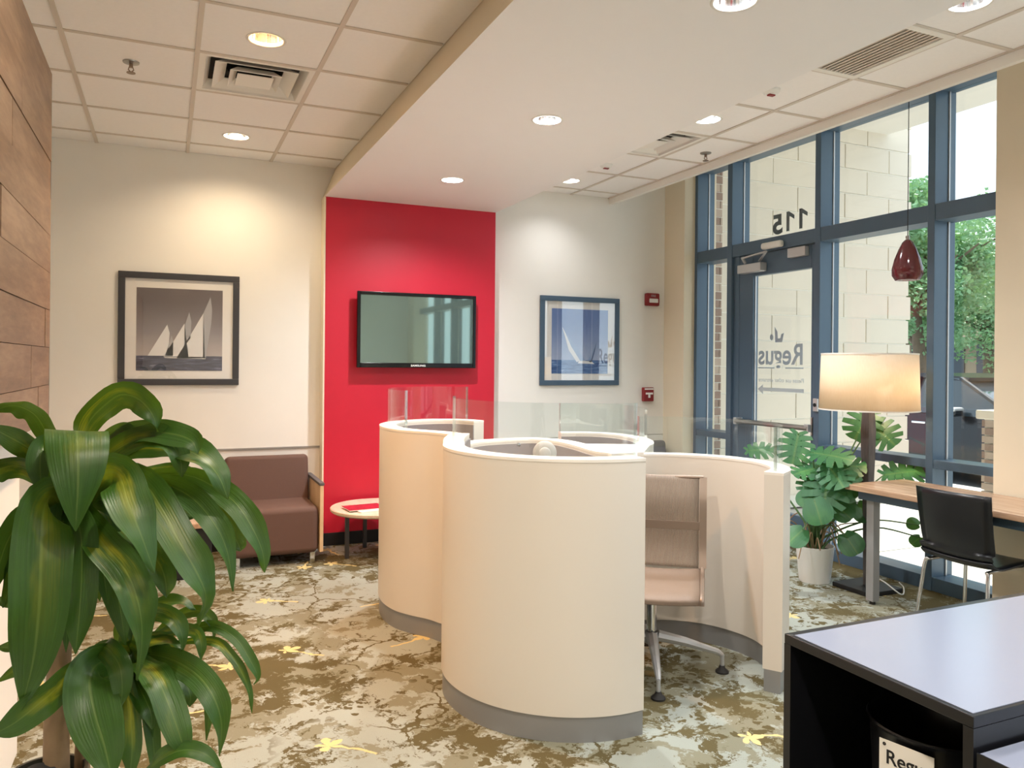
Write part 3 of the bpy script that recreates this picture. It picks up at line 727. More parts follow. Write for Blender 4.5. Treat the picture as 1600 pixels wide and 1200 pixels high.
tree('street_tree', 22.5, 17.6, 5.8, 2.4, 2.0, 3.9, 16000, 'leafy green street tree farther back across the street', 8)
# low shop building across the street
bl = empty('shop_building', (28, 19, -.14)); tag(bl, 'low tan shop building with dark glass front across the street', 'building')
MB().box(0, 8, -26, 22, 0, 4.2).build('body', MT['bldtan'], bl)
MB().box(-1.6, 0, -26, 22, 2.55, 3.1).build('canopy', MT['bldtan'], bl)
for k in range(16):
    wn_ = MB().box(-.06, .0, -24+2.8*k, -21.7+2.8*k, .15, 2.5).build('shop_window', MT['blddark'], bl)
    MB().box(-.12, -.05, -22.9+2.8*k, -22.8+2.8*k, .15, 2.5).build('glazing_bar', MT['bldtan'], wn_)

# ================================================================ workstation cluster
wc = empty('workstation_cluster', (1.9, 3.7, 0)); tag(wc, 'cream curved workstation pod cluster with clear screens and grey kick plates', 'workstation')
O2 = Vector((1.9, 3.7))
def P2(pts): return [(Vector(p)-O2) for p in pts]
def podwall(pts, h, t=.10, lining=None, n=8, screen=None, name='panel', inner='lam', lin_z=.35):
    path = cr(P2(pts), n)
    o = MB().wall(path, t, .10, h-.012).build(name, MT['lam'], wc, True, angle=35)
    MB().wall(path, t-.012, 0, .10).build('kick_plate', MT['alu'], wc, True, angle=35)
    MB().wall(path, t+.003, h-.012, h).build('rim', MT['rim'], wc, True, angle=35)
    if lining:
        MB().wall(path, .008, .10, h-.026, off=lining*(t/2+.003)).build('felt_lining', MT['felt'], wc, True, angle=35)
    if screen:
        a, c, hh = screen; m = len(path)-1; seg = path[int(a*m):int(c*m)+1]
        cs = MB().wall(seg, .014, h-.004, h+hh).build('clear_screen', MT['acrylic'], wc, True, angle=35)
        for e_ in (seg[:2], seg[-2:]):
            d_ = (e_[1]-e_[0]).normalized()*.008; q_ = e_[0] if e_ is not seg[-2:] and e_[0] == seg[0] else e_[1]
            MB().wall([q_-d_*.5, q_+d_*.5], .0145, h, h+hh+.001).build('screen_edge', MT['edge'], cs)
        pass
    return path
# front left lobe (tall), outer face radius .57 about (1.68,3.16)
def arc(cx, cy, r, a0, a1, n): return [(cx+r*math.cos(R_(a0+(a1-a0)*k/n)), cy+r*math.sin(R_(a0+(a1-a0)*k/n))) for k in range(n+1)]
A = arc(1.685, 3.165, .52, -84, -205, 10) + [(1.30, 3.62), (1.42, 3.86)]
podwall(A, 1.10, .095, lining=-1, n=6, screen=(.02, .86, .215))
B_ = [(1.385, 3.86), (1.33, 3.99), (1.255, 4.10), (1.20, 4.22), (1.185, 4.40), (1.23, 4.60), (1.36, 4.77), (1.58, 4.85), (1.76, 4.80), (1.84, 4.66)]
podwall(B_, 1.10, .095, lining=-1, n=6, screen=(.30, .93, .215))
DV = [(1.44, 4.02), (1.55, 4.22), (1.73, 4.38), (1.96, 4.43), (2.13, 4.41), (2.22, 4.24), (2.21, 3.96), (2.17, 3.66), (2.22, 3.56)]
podwall(DV, 1.0, .10, lining=-1, n=6)
DD = [(2.22, 3.56), (2.36, 3.56), (2.50, 3.50), (2.62, 3.40), (2.70, 3.26), (2.735, 3.08), (2.70, 2.92), (2.62, 2.80), (2.50, 2.715)]
podwall(DD, .99, .085, n=6, screen=(.12, .985, .20))
CC = [(2.48, 4.76), (2.62, 4.72), (2.76, 4.60), (2.80, 4.36), (2.74, 4.12), (2.62, 3.92), (2.48, 3.80), (2.30, 3.66)]
podwall(CC, 1.0, .09, lining=-1, n=6, screen=(.02, .72, .20))
# flat hub between the lobes
hub = [Vector(p)-O2 for p in [(2.14, 3.52), (2.34, 3.52), (2.60, 3.84), (2.46, 3.92), (2.24, 4.02)]]
bb = MB(); bb.prism([(p.x, p.y) for p in hub], .025); bb.build('hub_top', MT['rim'], wc, loc=(0, 0, .976))
bb = MB(); bb.prism([(p.x*.985+.002, p.y*.96) for p in hub], .876); bb.build('hub_core', MT['lam'], wc, loc=(0, 0, .1))
# work surface inside the front pod
ws_ = [Vector(p)-O2 for p in [(1.26, 3.2), (1.34, 2.92), (1.55, 2.76), (1.72, 2.74), (1.72, 3.0), (1.70, 3.5), (1.95, 4.0), (2.1, 4.3), (1.8, 4.32), (1.55, 4.1), (1.42, 3.7), (1.28, 3.45)]]
bb = MB(); bb.prism([(p.x, p.y) for p in ws_], .03); bb.build('work_surface', MT['lam'], wc, loc=(0, 0, .70))
MB().lathe([(.001, .012), (.010, .010), (.012, 0), (.001, 0)], 14).build('knob', MT['chrome'], wc, True, loc=Vector(at(810, 695, 4.62))-Vector((1.9, 3.7, 0)), rot=(PI/2, 0, 0))
# round white lamp head inside the pod
hp = at(851, 707, 3.95); tl = empty('desk_lamp', (hp.x, hp.y, .73)); tag(tl, 'white round lamp head showing above the front pod rim', 'lamp')
MB().lathe([(.07, 0), (.075, .012), (.06, .02), (.001, .022)], 28).build('base', MT['whiteplast'], tl, True)
MB().tube([(0, 0, .02), (0, .01, .14), (0, 0, hp.z-.73)], .009, 10).build('stem', MT['whiteplast'], tl, True)
MT['headgrey'] = pm('lamp_head_grey', (196, 194, 190), .4)
hd = MB().lathe([(.001, .0), (.055, .0), (.060, .008), (.060, .022), (.052, .03), (.03, .032), (.03, .045), (.024, .05), (.001, .05)], 36).build('head', MT['headgrey'], tl, True, loc=(0, 0, hp.z-.73), rot=(PI/2, 0, R_(-24)))

# ---------------------------------------------------------------- task chair
def task_chair(loc, rz, label):
    t = empty('task_chair', loc, rz); tag(t, label, 'chair')
    # local: faces +x
    L = .335
    for k in range(4):
        a = R_(9+90*k)
        c, s_ = math.cos(a), math.sin(a)
        lg = MB().tube([(c*.03, s_*.03, .165), (c*.16, s_*.16, .140), (c*(L-.02), s_*(L-.02), .098), (c*L, s_*L, .082)], [.028, .022, .014, .011], 8).build('leg', MT['silver'], t, True)
        MB().tube([(c*L, s_*L, .085), (c*L, s_*L, .03)], .010, 8).build('post', MT['silver'], lg)
        MB().lathe([(.012, .035), (.016, .022), (.032, .008), (.032, 0), (.001, 0)], 18, (c*L, s_*L, 0)).build('glide', MT['rubber'], lg, True)
    MB().lathe([(.034, .13), (.040, .165), (.030, .185)], 18).build('hub', MT['silver'], t, True)
    MB().tube([(0, 0, .19), (0, 0, .40)], .024, 16).build('gas_column', MT['chrome'], t, True)
    MB().box(-.10, .12, -.08, .08, .372, .40).build('mechanism', MT['silver'], t, bevel=.01)
    W = .235
    def sheet(prof_, w, name, mat, thick):
        bb = MB(); rows = [[bb.b.verts.new((x, y, z + sag*(1-(y/w)**2))) for y in [w*(-1+k/4) for k in range(9)]] for x, z, sag in prof_]
        for A_, B2 in zip(rows, rows[1:]):
            for k in range(8): bb.b.faces.new((A_[k], A_[k+1], B2[k+1], B2[k]))
        o = bb.build(name, mat, t, True); md = o.modifiers.new('s', 'SOLIDIFY'); md.thickness = thick; return o
    seat = cr([(.272, .0, .405), (.262, 0, .430), (.20, 0, .442), (.05, 0, .434), (-.12, 0, .426), (-.19, 0, .455)], 6)
    sheet([(p.x, p.z, -.012) for p in seat], W-.012, 'seat', MT['meshseat'], .008)
    back = cr([(-.19, 0, .455), (-.225, 0, .55), (-.24, 0, .66), (-.255, 0, .78), (-.30, 0, .895)], 6)
    sheet([(p.x-.0, p.z, 0) for p in back], W-.02, 'backrest', MT['mesh'], .003)
    for s_ in (-1, 1):
        MB().tube([(p.x, s_*W, p.z) for p in seat], .011, 8).build('seat_rail', MT['post2'], t, True)
        bb = MB(); rr = [[bb.b.verts.new((p.x+dx, s_*W+dy, p.z)) for dx, dy in ((-.007, -.018), (.007, -.018), (.007, .018), (-.007, .018))] for p in back]
        for A_, B2 in zip(rr, rr[1:]):
            for k in range(4): bb.b.faces.new((A_[k], A_[(k+1) % 4], B2[(k+1) % 4], B2[k]))
        bb.b.faces.new(rr[0]); bb.b.faces.new(rr[-1]); bb.build('back_rail', MT['post2'], t, True)
    MB().tube([(-.30, -W, .895), (-.312, 0, .888), (-.30, W, .895)], .009, 8).build('top_rail', MT['post2'], t, True)
    MB().bar((-.242, -W, .655), (-.242, W, .655), .012, .04).build('cross_bar', MT['post2'], t)
    return t
MT['post2'] = pm('bronze_frame', (138, 122, 108), .4, metal=.4)
task_chair((2.15, 3.15, 0), R_(-128), 'tan mesh task chair on four star base inside the curved pod')

# ---------------------------------------------------------------- lounge seats
def lounge(name, loc, rz, label, mat, arm=True):
    t = empty(name, loc, rz); tag(t, label, 'armchair', 'lounge seats by the walls')
    # local origin: front right floor corner; seat runs to -x, back at +y
    MB().box(-.62, -.02, 0, .50, .075, .42).build('seat', mat, t, bevel=.045, seg=4)
    m = Matrix.Translation((0, .40, .38)) @ Matrix.Rotation(R_(-9), 4, 'X')
    MB().box(-.64, -.025, 0, .15, 0, .375, m).build('backrest', mat, t, bevel=.035, seg=4)
    if arm:
        ar = MB().box(-.015, .012, .0, .58, .08, .565).build('arm_panel', MT['arm'], t, bevel=.004)
        MB().box(-.02, .017, -.004, .58, .565, .585).build('arm_cap', MT['dkgrey'], ar, bevel=.003)
    for x, y in ((-.06, .05), (-.58, .05), (-.06, .46), (-.58, .46)):
        MB().box(x-.018, x+.018, y-.018, y+.018, 0, .08).build('foot', MT['chrome'], t, bevel=.003)
    return t
lounge('lounge_chair', (1.045, 5.75, 0), 0, 'brown upholstered lounge chair with pale side panel against cream wall', MT['brown'])
lounge('lounge_chair', (4.42, 5.76, 0), 0, 'dark grey lounge chair mostly hidden behind the pods near the door', MT['dkgrey'], False)
# low black table with wooden top left of the lounge chair
bt_ = empty('low_table', (.03, 5.86, 0)); tag(bt_, 'low black cube table with wooden top half hidden behind the leaves', 'table')
MB().box(-.26, .26, -.22, .22, 0, .34).build('base', MT['blackm'], bt_, bevel=.006)
MB().box(-.28, .28, -.24, .24, .34, .375).build('table_top', MT['desk'], bt_, bevel=.004)
# round side table
st_ = empty('side_table', (1.49, 5.86, 0)); tag(st_, 'round pale side table with dark legs before the red wall', 'table')
MB().lathe([(.001, .335), (.345, .335), (.358, .345), (.36, .362), (.355, .368), (.001, .368)], 56).build('table_top', MT['tabletop'], st_, True)
for k in range(4):
    a = R_(20+90*k+170); MB().box(-.014, .014, -.014, .014, 0, .335).build('leg', MT['frameg'], st_, loc=(.25*math.cos(a), .25*math.sin(a), 0))
for k, (dx, dy, rz, mt, lab) in enumerate([(-.07, -.12, 12, MT['paper'], 'white folded magazine under the red one on the side table'), (-.13, -.08, 6, MT['mag'], 'red and pink magazine on top of the round side table')]):
    mg = empty('magazine', (1.49+dx, 5.86+dy, .3685+.009*k), R_(rz)); tag(mg, lab, 'magazine', 'magazines on the side table')
    MB().box(-.14, .14, -.10, .10, 0, .006).build('pages', MT['paper'], mg)
    MB().box(-.141, .141, -.101, .101, .006, .008).build('cover', mt, mg)

# ---------------------------------------------------------------- television
tv = empty('television', (1.90, 6.20, 1.735)); tag(tv, 'flat black television mounted on the red wall', 'television')
MB().box(-.45, .45, .012, .05, -.26, .26).build('back_shell', MT['blackm'], tv, bevel=.02)
MB().box(-.12, .12, .05, .079, -.15, .15).build('wall_mount', MT['blackm'], tv)
bz = MB(); bz.box(-.51, -.482, -.012, .014, -.308, .308); bz.build('bezel_side', MT['tvblack'], tv, bevel=.004)
bz = MB(); bz.box(.482, .51, -.012, .014, -.308, .308); bz.build('bezel_side', MT['tvblack'], tv, bevel=.004)
bz = MB(); bz.box(-.482, .482, -.012, .014, .28, .308); bz.build('bezel_top', MT['tvblack'], tv, bevel=.004)
bzb = MB().box(-.482, .482, -.012, .014, -.308, -.268).build('bezel_bottom', MT['tvblack'], tv, bevel=.004)
MB().box(-.484, .484, -.006, .012, -.27, .282).build('screen', MT['screen'], tv)
lg = text_mesh('SAMSUNG', .022, .0005, 'CENTER', .0004, 1.25); o = link('lettering', lg, MT['whiteplast'], bzb); o.matrix_basis = mframe((0, -.0128, -.297), (1, 0, 0), (0, 0, 1), (0, -1, 0))

# ---------------------------------------------------------------- framed pictures
def picture(cx, cz, wd, ht, label, fm, sky, sea, boats, hz, glass):
    t = empty('framed_picture', (cx, YB-.002, cz)); tag(t, label, 'picture', 'framed sailing prints')
    fw = .047; W, Hh = wd/2, ht/2
    MB().box(-W, W, -.02, 0, Hh-fw, Hh).build('frame_top', fm, t, bevel=.003); MB().box(-W, W, -.02, 0, -Hh, -Hh+fw).build('frame_bottom', fm, t, bevel=.003)
    MB().box(-W, -W+fw, -.02, 0, -Hh+fw, Hh-fw).build('frame_side', fm, t, bevel=.003); MB().box(W-fw, W, -.02, 0, -Hh+fw, Hh-fw).build('frame_side', fm, t, bevel=.003)
    MB().box(-W+fw, W-fw, -.006, -.001, -Hh+fw, Hh-fw).build('mat_board', MT['mat'], t)
    a, z0, z1 = W-fw-.075, -Hh+fw+.062, Hh-fw-.068
    pr = MB().box(-a, a, -.0075, -.006, z0, z1).build('print', sky, t)
    MB().box(-a, a, -.0085, -.0076, z0, z0+(z1-z0)*hz).build('sea', sea, pr)
    for poly, mt in boats:
        pp = [(-a+u*2*a, z0+v*(z1-z0)) for u, v in poly]
        o = MB().prism(pp, .0008).build('sail', mt, pr); o.matrix_basis = mframe((0, -.0086, 0), (1, 0, 0), (0, 0, 1), (0, -1, 0))
    MB().box(-W+fw, W-fw, -.013, -.0115, -Hh+fw, Hh-fw).build('glass', glass, t)
b1 = [([(.13, .18), (.35, .56), (.378, .46), (.36, .18)], MT['sail']), ([(.33, .18), (.40, .43), (.42, .36), (.42, .18)], MT['sailg']),
      ([(.55, .55), (.605, .72), (.63, .60), (.62, .40), (.55, .30)], MT['sailg']), ([(.31, .165), (.55, .58), (.57, .40), (.60, .165)], MT['sail']),
      ([(.46, .15), (.77, .71), (.78, .50), (.79, .155)], MT['sail']), ([(.77, .71), (.855, .915), (.875, .75), (.865, .58), (.80, .155), (.77, .155)], MT['sailg']),
      ([(.32, .155), (.80, .145), (.80, .17), (.32, .175)], MT['sail'])]
picture(.09, 1.705, .843, .842, 'charcoal framed sepia print of white racing sails on the cream wall', MT['frameg'], MT['sky1'], MT['sea1'], b1, .18, MT['pglass'])
b2 = [([(.18, .72), (.24, .62), (.34, .42), (.50, .20), (.44, .18), (.30, .36)], MT['sail']), ([(.24, .62), (.45, .40), (.60, .20), (.50, .20), (.34, .42)], MT['sail2']),
      ([(.64, .20), (.80, .52), (.73, .30), (.68, .18)], MT['sail2']), ([(.68, .18), (.80, .52), (.76, .34), (.71, .18)], MT['sail2d']), ([(.46, .16), (.76, .15), (.70, .20), (.48, .20)], MT['sail'])]
picture(3.535, 1.685, .842, .826, 'slate framed blue print of a yacht on the right cream wall', MT['frameb'], MT['sky2'], MT['sea2'], b2, .21, MT['pglass2'])
# fire alarm devices
fa = empty('fire_alarm', (4.32, YB, 2.105)); tag(fa, 'red fire alarm strobe high on the wall near the door', 'alarm')
MB().box(-.075, .075, -.05, 0, -.062, .062).build('body', MT['redplast'], fa, bevel=.012)
MB().box(-.05, .05, -.062, -.05, -.032, .008).build('strobe_lens', MT['whiteplast'], fa, bevel=.008)
o = link('lettering', text_mesh('FIRE', .03, .0005, 'CENTER'), MT['sailg'], fa); o.matrix_basis = mframe((-.0, -.0508, .025), (1, 0, 0), (0, 0, 1), (0, -1, 0))
fp = empty('pull_station', (4.282, YB, 1.182)); tag(fp, 'red fire alarm pull station lower on the wall near the door', 'alarm')
MB().box(-.058, .058, -.045, 0, -.068, .068).build('body', MT['redplast'], fp, bevel=.008)
MB().box(-.038, .038, -.055, -.045, .0, .018).build('pull_bar', MT['whiteplast'], fp); MB().box(-.009, .009, -.055, -.045, -.032, .0).build('pull_stem', MT['whiteplast'], fp)
MB().box(-.05, .05, -.047, -.045, .045, .06).build('lettering_strip', MT['whiteplast'], fp)

# ================================================================ right side furniture
# long desk by the window
dk = empty('window_desk', (4.16, 2.7, 0)); tag(dk, 'long wooden desk with grey square leg beside the windows', 'desk')
MB().box(-.26, .265, -1.3, .91, .70, .735).build('desk_top', MT['desk'], dk, bevel=.004)
MB().box(-.20, .20, -1.2, .86, .645, .70).build('apron', MT['frame'], dk)
for y in (.79, -1.2):
    for x in (-.15,):
        MB().box(x-.028, x+.028, y-.028, y+.028, .02, .70).build('leg', MT['alu'], dk, bevel=.004)
        MB().lathe([(.014, .02), (.018, .006), (.018, 0), (.001, 0)], 14, (x, y, 0)).build('foot', MT['rubber'], dk)
# black shell chair
bc = empty('shell_chair', (4.0, 2.81, 0)); tag(bc, 'black shell chair with chrome tube legs at the window desk', 'chair')
def shell(prof_, name, ws):
    bb = MB(); rows = []
    for (x, z), w_ in zip(prof_, ws): rows.append([bb.b.verts.new((x + .035*((k-4)/4)**2*(1 if z > .5 else 0), w_*(-1+k/4), z + (.012*((k-4)/4)**2 if z < .5 else 0))) for k in range(9)])
    for A_, B2 in zip(rows, rows[1:]):
        for k in range(8): bb.b.faces.new((A_[k], A_[k+1], B2[k+1], B2[k]))
    o = bb.build(name, MT['black'], bc, True); md = o.modifiers.new('s', 'SOLIDIFY'); md.thickness = .011; return o
pr_ = cr([(-.235, 0, .815), (-.215, 0, .66), (-.19, 0, .53), (-.165, 0, .465), (-.10, 0, .43), (.05, 0, .44), (.18, 0, .445), (.225, 0, .43)], 5)
ib = next(i for i, p in enumerate(pr_) if p.z < .475)
shell([(p.x, p.z) for p in pr_[:ib+1]], 'backrest', [.215-.012*(i/ib) for i in range(ib+1)])
shell([(p.x, p.z) for p in pr_[ib:]], 'seat', [.203]*(len(pr_)-ib))
for s_ in (-1, 1):
    MB().tube(cr([(-.22, s_*.205, .01), (-.185, s_*.19, .25), (-.165, s_*.18, .40), (-.13, s_*.165, .418), (.12, s_*.165, .418), (.165, s_*.18, .40), (.19, s_*.205, .01)], 5), .010, 10).build('leg_frame', MT['chrome'], bc, True)
    for x in (-.22, .19): MB().lathe([(.013, .02), (.013, 0), (.001, 0)], 10, (x, s_*.205, 0)).build('glide', MT['rubber'], bc)
# floor lamp
fl = empty('floor_lamp', (4.24, 3.735, 0)); tag(fl, 'floor lamp with cream drum shade, tapered dark wooden post, square base', 'lamp')
MB().box(-.15, .15, -.15, .15, 0, .03).build('base', MT['blackm'], fl, bevel=.004)
bb = MB(); rings = []
for z, h_ in ((.03, .018), (.5, .022), (.95, .033), (1.05, .034), (1.20, .027)):
    rings.append([bb.b.verts.new((x*h_, y*h_, z)) for x, y in ((-1, -1), (1, -1), (1, 1), (-1, 1))])
for A_, B2 in zip(rings, rings[1:]):
    for k in range(4): bb.b.faces.new((A_[k], A_[(k+1) % 4], B2[(k+1) % 4], B2[k]))
bb.b.faces.new(rings[-1]); bb.build('post', MT['post'], fl, bevel=.004)
sh = MB().lathe([(.307, 1.185), (.295, 1.555)], 64).build('shade', MT['shade'], fl, True); md = sh.modifiers.new('s', 'SOLIDIFY'); md.thickness = .004
MB().lathe([(.309, 1.183), (.309, 1.192)], 64).build('shade_trim', MT['rim'], sh, True)
MB().lathe([(.297, 1.548), (.297, 1.558)], 64).build('shade_trim', MT['rim'], sh, True)
for k in range(3): MB().tube([(0, 0, 1.50), (.29*math.cos(k*2.09), .29*math.sin(k*2.09), 1.54)], .003, 6).build('spider', MT['steel'], fl)
MB().tube([(0, 0, 1.2), (0, 0, 1.52)], .008, 8).build('stem', MT['steel'], fl)
MB().lathe([(.012, 1.24), (.03, 1.30), (.032, 1.34), (.001, 1.375)], 18).build('bulb', MT['bulb_on'], fl, True)
pl_ = bpy.data.lights.new('lamp', 'POINT'); pl_.energy = 2.8; pl_.color = (1, .70, .42); pl_.shadow_soft_size = .05
po = bpy.data.objects.new('lamp', pl_); COL.objects.link(po); po.parent = fl; po.location = (.06, -.06, 1.33)
MB().tube(cr([(.0, -.02, .05), (-.03, -.13, .10), (.05, -.22, .02), (.22, -.10, .012), (.30, .0, .012)], 6), .004, 6).build('cord', MT['whiteplast'], fl, True)
# pendant
pd = empty('pendant_lamp', (4.2, 3.417, 2.01)); tag(pd, 'dark red teardrop pendant lamp hanging before the window', 'lamp')
MB().lathe([(.038, .012), (.07, .0), (.088, .03), (.089, .07), (.075, .13), (.052, .19), (.03, .235), (.016, .25), (.001, .252)], 32).build('shade', MT['pend'], pd, True)
MB().tube([(0, 0, .25), (0, 0, .275)], .012, 10).build('cap', MT['steel'], pd)
MB().tube([(0, 0, .27), (0, 0, 1.40)], .0025, 6).build('cord', MT['ink'], pd)
# black cabinets in the right foreground
cb = empty('black_cabinet', (1.505, 1.06, 0)); tag(cb, 'black open cabinet with glossy grey top in right foreground', 'cabinet')
MB().box(0, 1.15, 0, .53, .735, .76).build('top', MT['black'], cb, bevel=.002); MB().box(.012, 1.14, .01, .505, .760, .7615).build('top_sheet', MT['greytop'], cb)
MB().box(0, 1.15, .507, .53, .03, .735).build('side_panel', MT['black'], cb); MB().box(0, 1.15, 0, .023, .03, .735).build('side_panel', MT['black'], cb)
MB().box(.50, .52, .023, .507, .03, .735).build('back_panel', MT['black'], cb); MB().box(0, 1.15, 0, .53, .0, .03).build('plinth', MT['blackm'], cb)
MB().box(.005, .50, .023, .507, .22, .24).build('shelf', MT['black'], cb)
bn = empty('waste_bin', (1.715, 1.30, .24)); tag(bn, 'black round bin with lettered white card inside the cabinet', 'bin')
MB().lathe([(.001, .0), (.13, .0), (.15, .36), (.158, .372), (.155, .376), (.146, .36), (.128, .01), (.001, .01)], 40).build('body', MT['black'], bn, True)
ca = Vector((-.97, -.24, 0)).normalized(); ct = Vector((-ca.y, ca.x, 0))
card = MB().box(-.062, .062, -.0008, .0008, -.11, .065).build('card', MT['paper'], bn)
cm = mframe(ca*.158+Vector((0, 0, .29)), ct, -ca, (0, 0, 1)); card.matrix_basis = cm
o = link('lettering', text_mesh('Regus', .046, .0004, 'CENTER', .0006, .95), MT['ink'], card); o.matrix_basis = mframe((.005, -.0012, .012), (1, 0, 0), (0, 0, 1), (0, -1, 0))
for k in range(4): MB().box(-.055, .05, -.0012, -.0008, -.03-.012*k, -.0285-.012*k).build('print_line', MT['frameg'], card)
MB().lathe([(.004, 0), (.004, .001), (.001, .001)], 10).build('eyelet', MT['ink'], card, loc=(-.05, -.001, .055), rot=(PI/2, 0, 0))
c2 = empty('low_cabinet', (1.505, .35, 0)); tag(c2, 'lower black cabinet with pale top beside the black cabinet', 'cabinet')
MB().box(0, .9, 0, .70, .66, .69).build('top', MT['greytop'], c2, bevel=.002); MB().box(-.004, 0, 0, .70, .655, .692).build('edge_band', MT['black'], c2)
MB().box(0, .9, .68, .70, 0, .66).build('side_panel', MT['black'], c2); MB().box(0, .9, 0, .02, 0, .66).build('side_panel', MT['black'], c2)
MB().box(.4, .42, .02, .68, 0, .66).build('back_panel', MT['black'], c2); MB().box(0, .4, .02, .68, 0, .04).build('shelf', MT['black'], c2)
px_ = empty('paper_box', (1.70, .90, .04)); tag(px_, 'pale box standing inside the lower cabinet at bottom right', 'box')
MB().box(-.15, .15, -.10, .10, 0, .50).build('carton', MT['paper'], px_, bevel=.003); MB().box(-.152, .152, -.102, .102, .50, .56).build('lid', MT['white'], px_, bevel=.003)

# ================================================================ plants
def leaf_ribbon(pts, width, roll=0.0, fold=.18, wave=.0, nseg=16, base=.35, phase=0.0, twist=.0):
    """pts: world points along the midrib. Returns mesh with UVs."""
    sp = cr(pts, max(3, nseg//max(1, len(pts)-1))); n = len(sp); V, F, U = [], [], []
    eye = Vector((0, 0, EYE)); prev = None
    for i, p in enumerate(sp):
        t = (sp[min(i+1, n-1)]-sp[max(i-1, 0)]).normalized(); v = (eye-p).normalized()
        s_ = t.cross(v)
        if prev is not None and s_.dot(prev) < 0: s_ = -s_
        s_ = (s_ if s_.length > .12 else (prev or Vector((1, 0, 0)))).normalized()
        if prev is not None: s_ = (prev*.65 + s_*.35); s_ = (s_-t*s_.dot(t)).normalized()
        prev = s_
        nn = s_.cross(t); rr = roll if not isinstance(roll, (list, tuple)) else roll[0]+(roll[1]-roll[0])*i/(n-1)
        rr += twist*math.sin(i/(n-1)*5.5+phase)
        a = s_*math.cos(rr)+nn*math.sin(rr); nb = a.cross(t)
        f = i/(n-1)
        wd = width*.5*min(1, base+(1-base)*math.sin(min(f/.42, 1)*PI/2))*(1-max(0, (f-.55)/.45)**2.6)
        wd = max(wd, .0008)
        for j in range(7):
            u = -1+j/3
            wv = wave*width*(math.sin(f*13+phase+(2.1 if u < 0 else 0))+.6*math.sin(f*23+phase*1.7+(0 if u < 0 else 1.3)))*abs(u)**2
            V.append(p + a*(wd*u) + nb*(fold*wd*abs(u)**1.3 + wv)); U.append(((u+1)/2, f))
    for i in range(n-1):
        for j in range(6):
            k = i*7+j; F.append((k, k+1, k+8, k+7))
    me = bpy.data.meshes.new('leaf'); me.from_pydata(V, [], F); uv = me.uv_layers.new(name='UVMap')
    for k, l in enumerate(me.loops): uv.data[k].uv = U[l.vertex_index]
    for p in me.polygons: p.use_smooth = True
    return me
base0 = at(72, 1216, 1.60)
dr_ = empty('dracaena', (base0.x, base0.y, 0)); tag(dr_, 'large dracaena with broad arching yellow green leaves in dark planter', 'plant')
OFF = Vector((base0.x, base0.y, 0))
MB().lathe([(.001, 0), (.07, 0), (.072, .02), (.072, .58), (.078, .595), (.077, .62), (.070, .62), (.068, .58), (.001, .58)], 40).build('planter', MT['planter'], dr_, True)
MB().lathe([(.001, .592), (.069, .59)], 30).build('soil', MT['soil'], dr_, True)
tagd = MB().lathe([(.001, .0), (.034, .0), (.034, .003), (.001, .003)], 28).build('round_tag', MT['frameg'], dr_, loc=Vector((-.01, -.045, .632)), rot=(R_(24), 0, 0))
def cane(pts, rs):
    MB().tube([Vector(p)-OFF for p in cr(pts, 4)], rs if not isinstance(rs, (list, tuple)) else [rs[0]+(rs[1]-rs[0])*i/(4*(len(pts)-1)) for i in range(4*(len(pts)-1)+1)], 12).build('cane', MT['cane'], dr_, True)
crown1, crown2 = at(112, 770, 1.66), at(205, 1030, 1.68)
cane([at(88, 1215, 1.60), at(89, 1100, 1.61), at(98, 960, 1.63), at(108, 830, 1.65), crown1], (.025, .017))
cane([at(128, 1215, 1.66), at(133, 1130, 1.67), at(165, 1070, 1.68), crown2], (.016, .010))
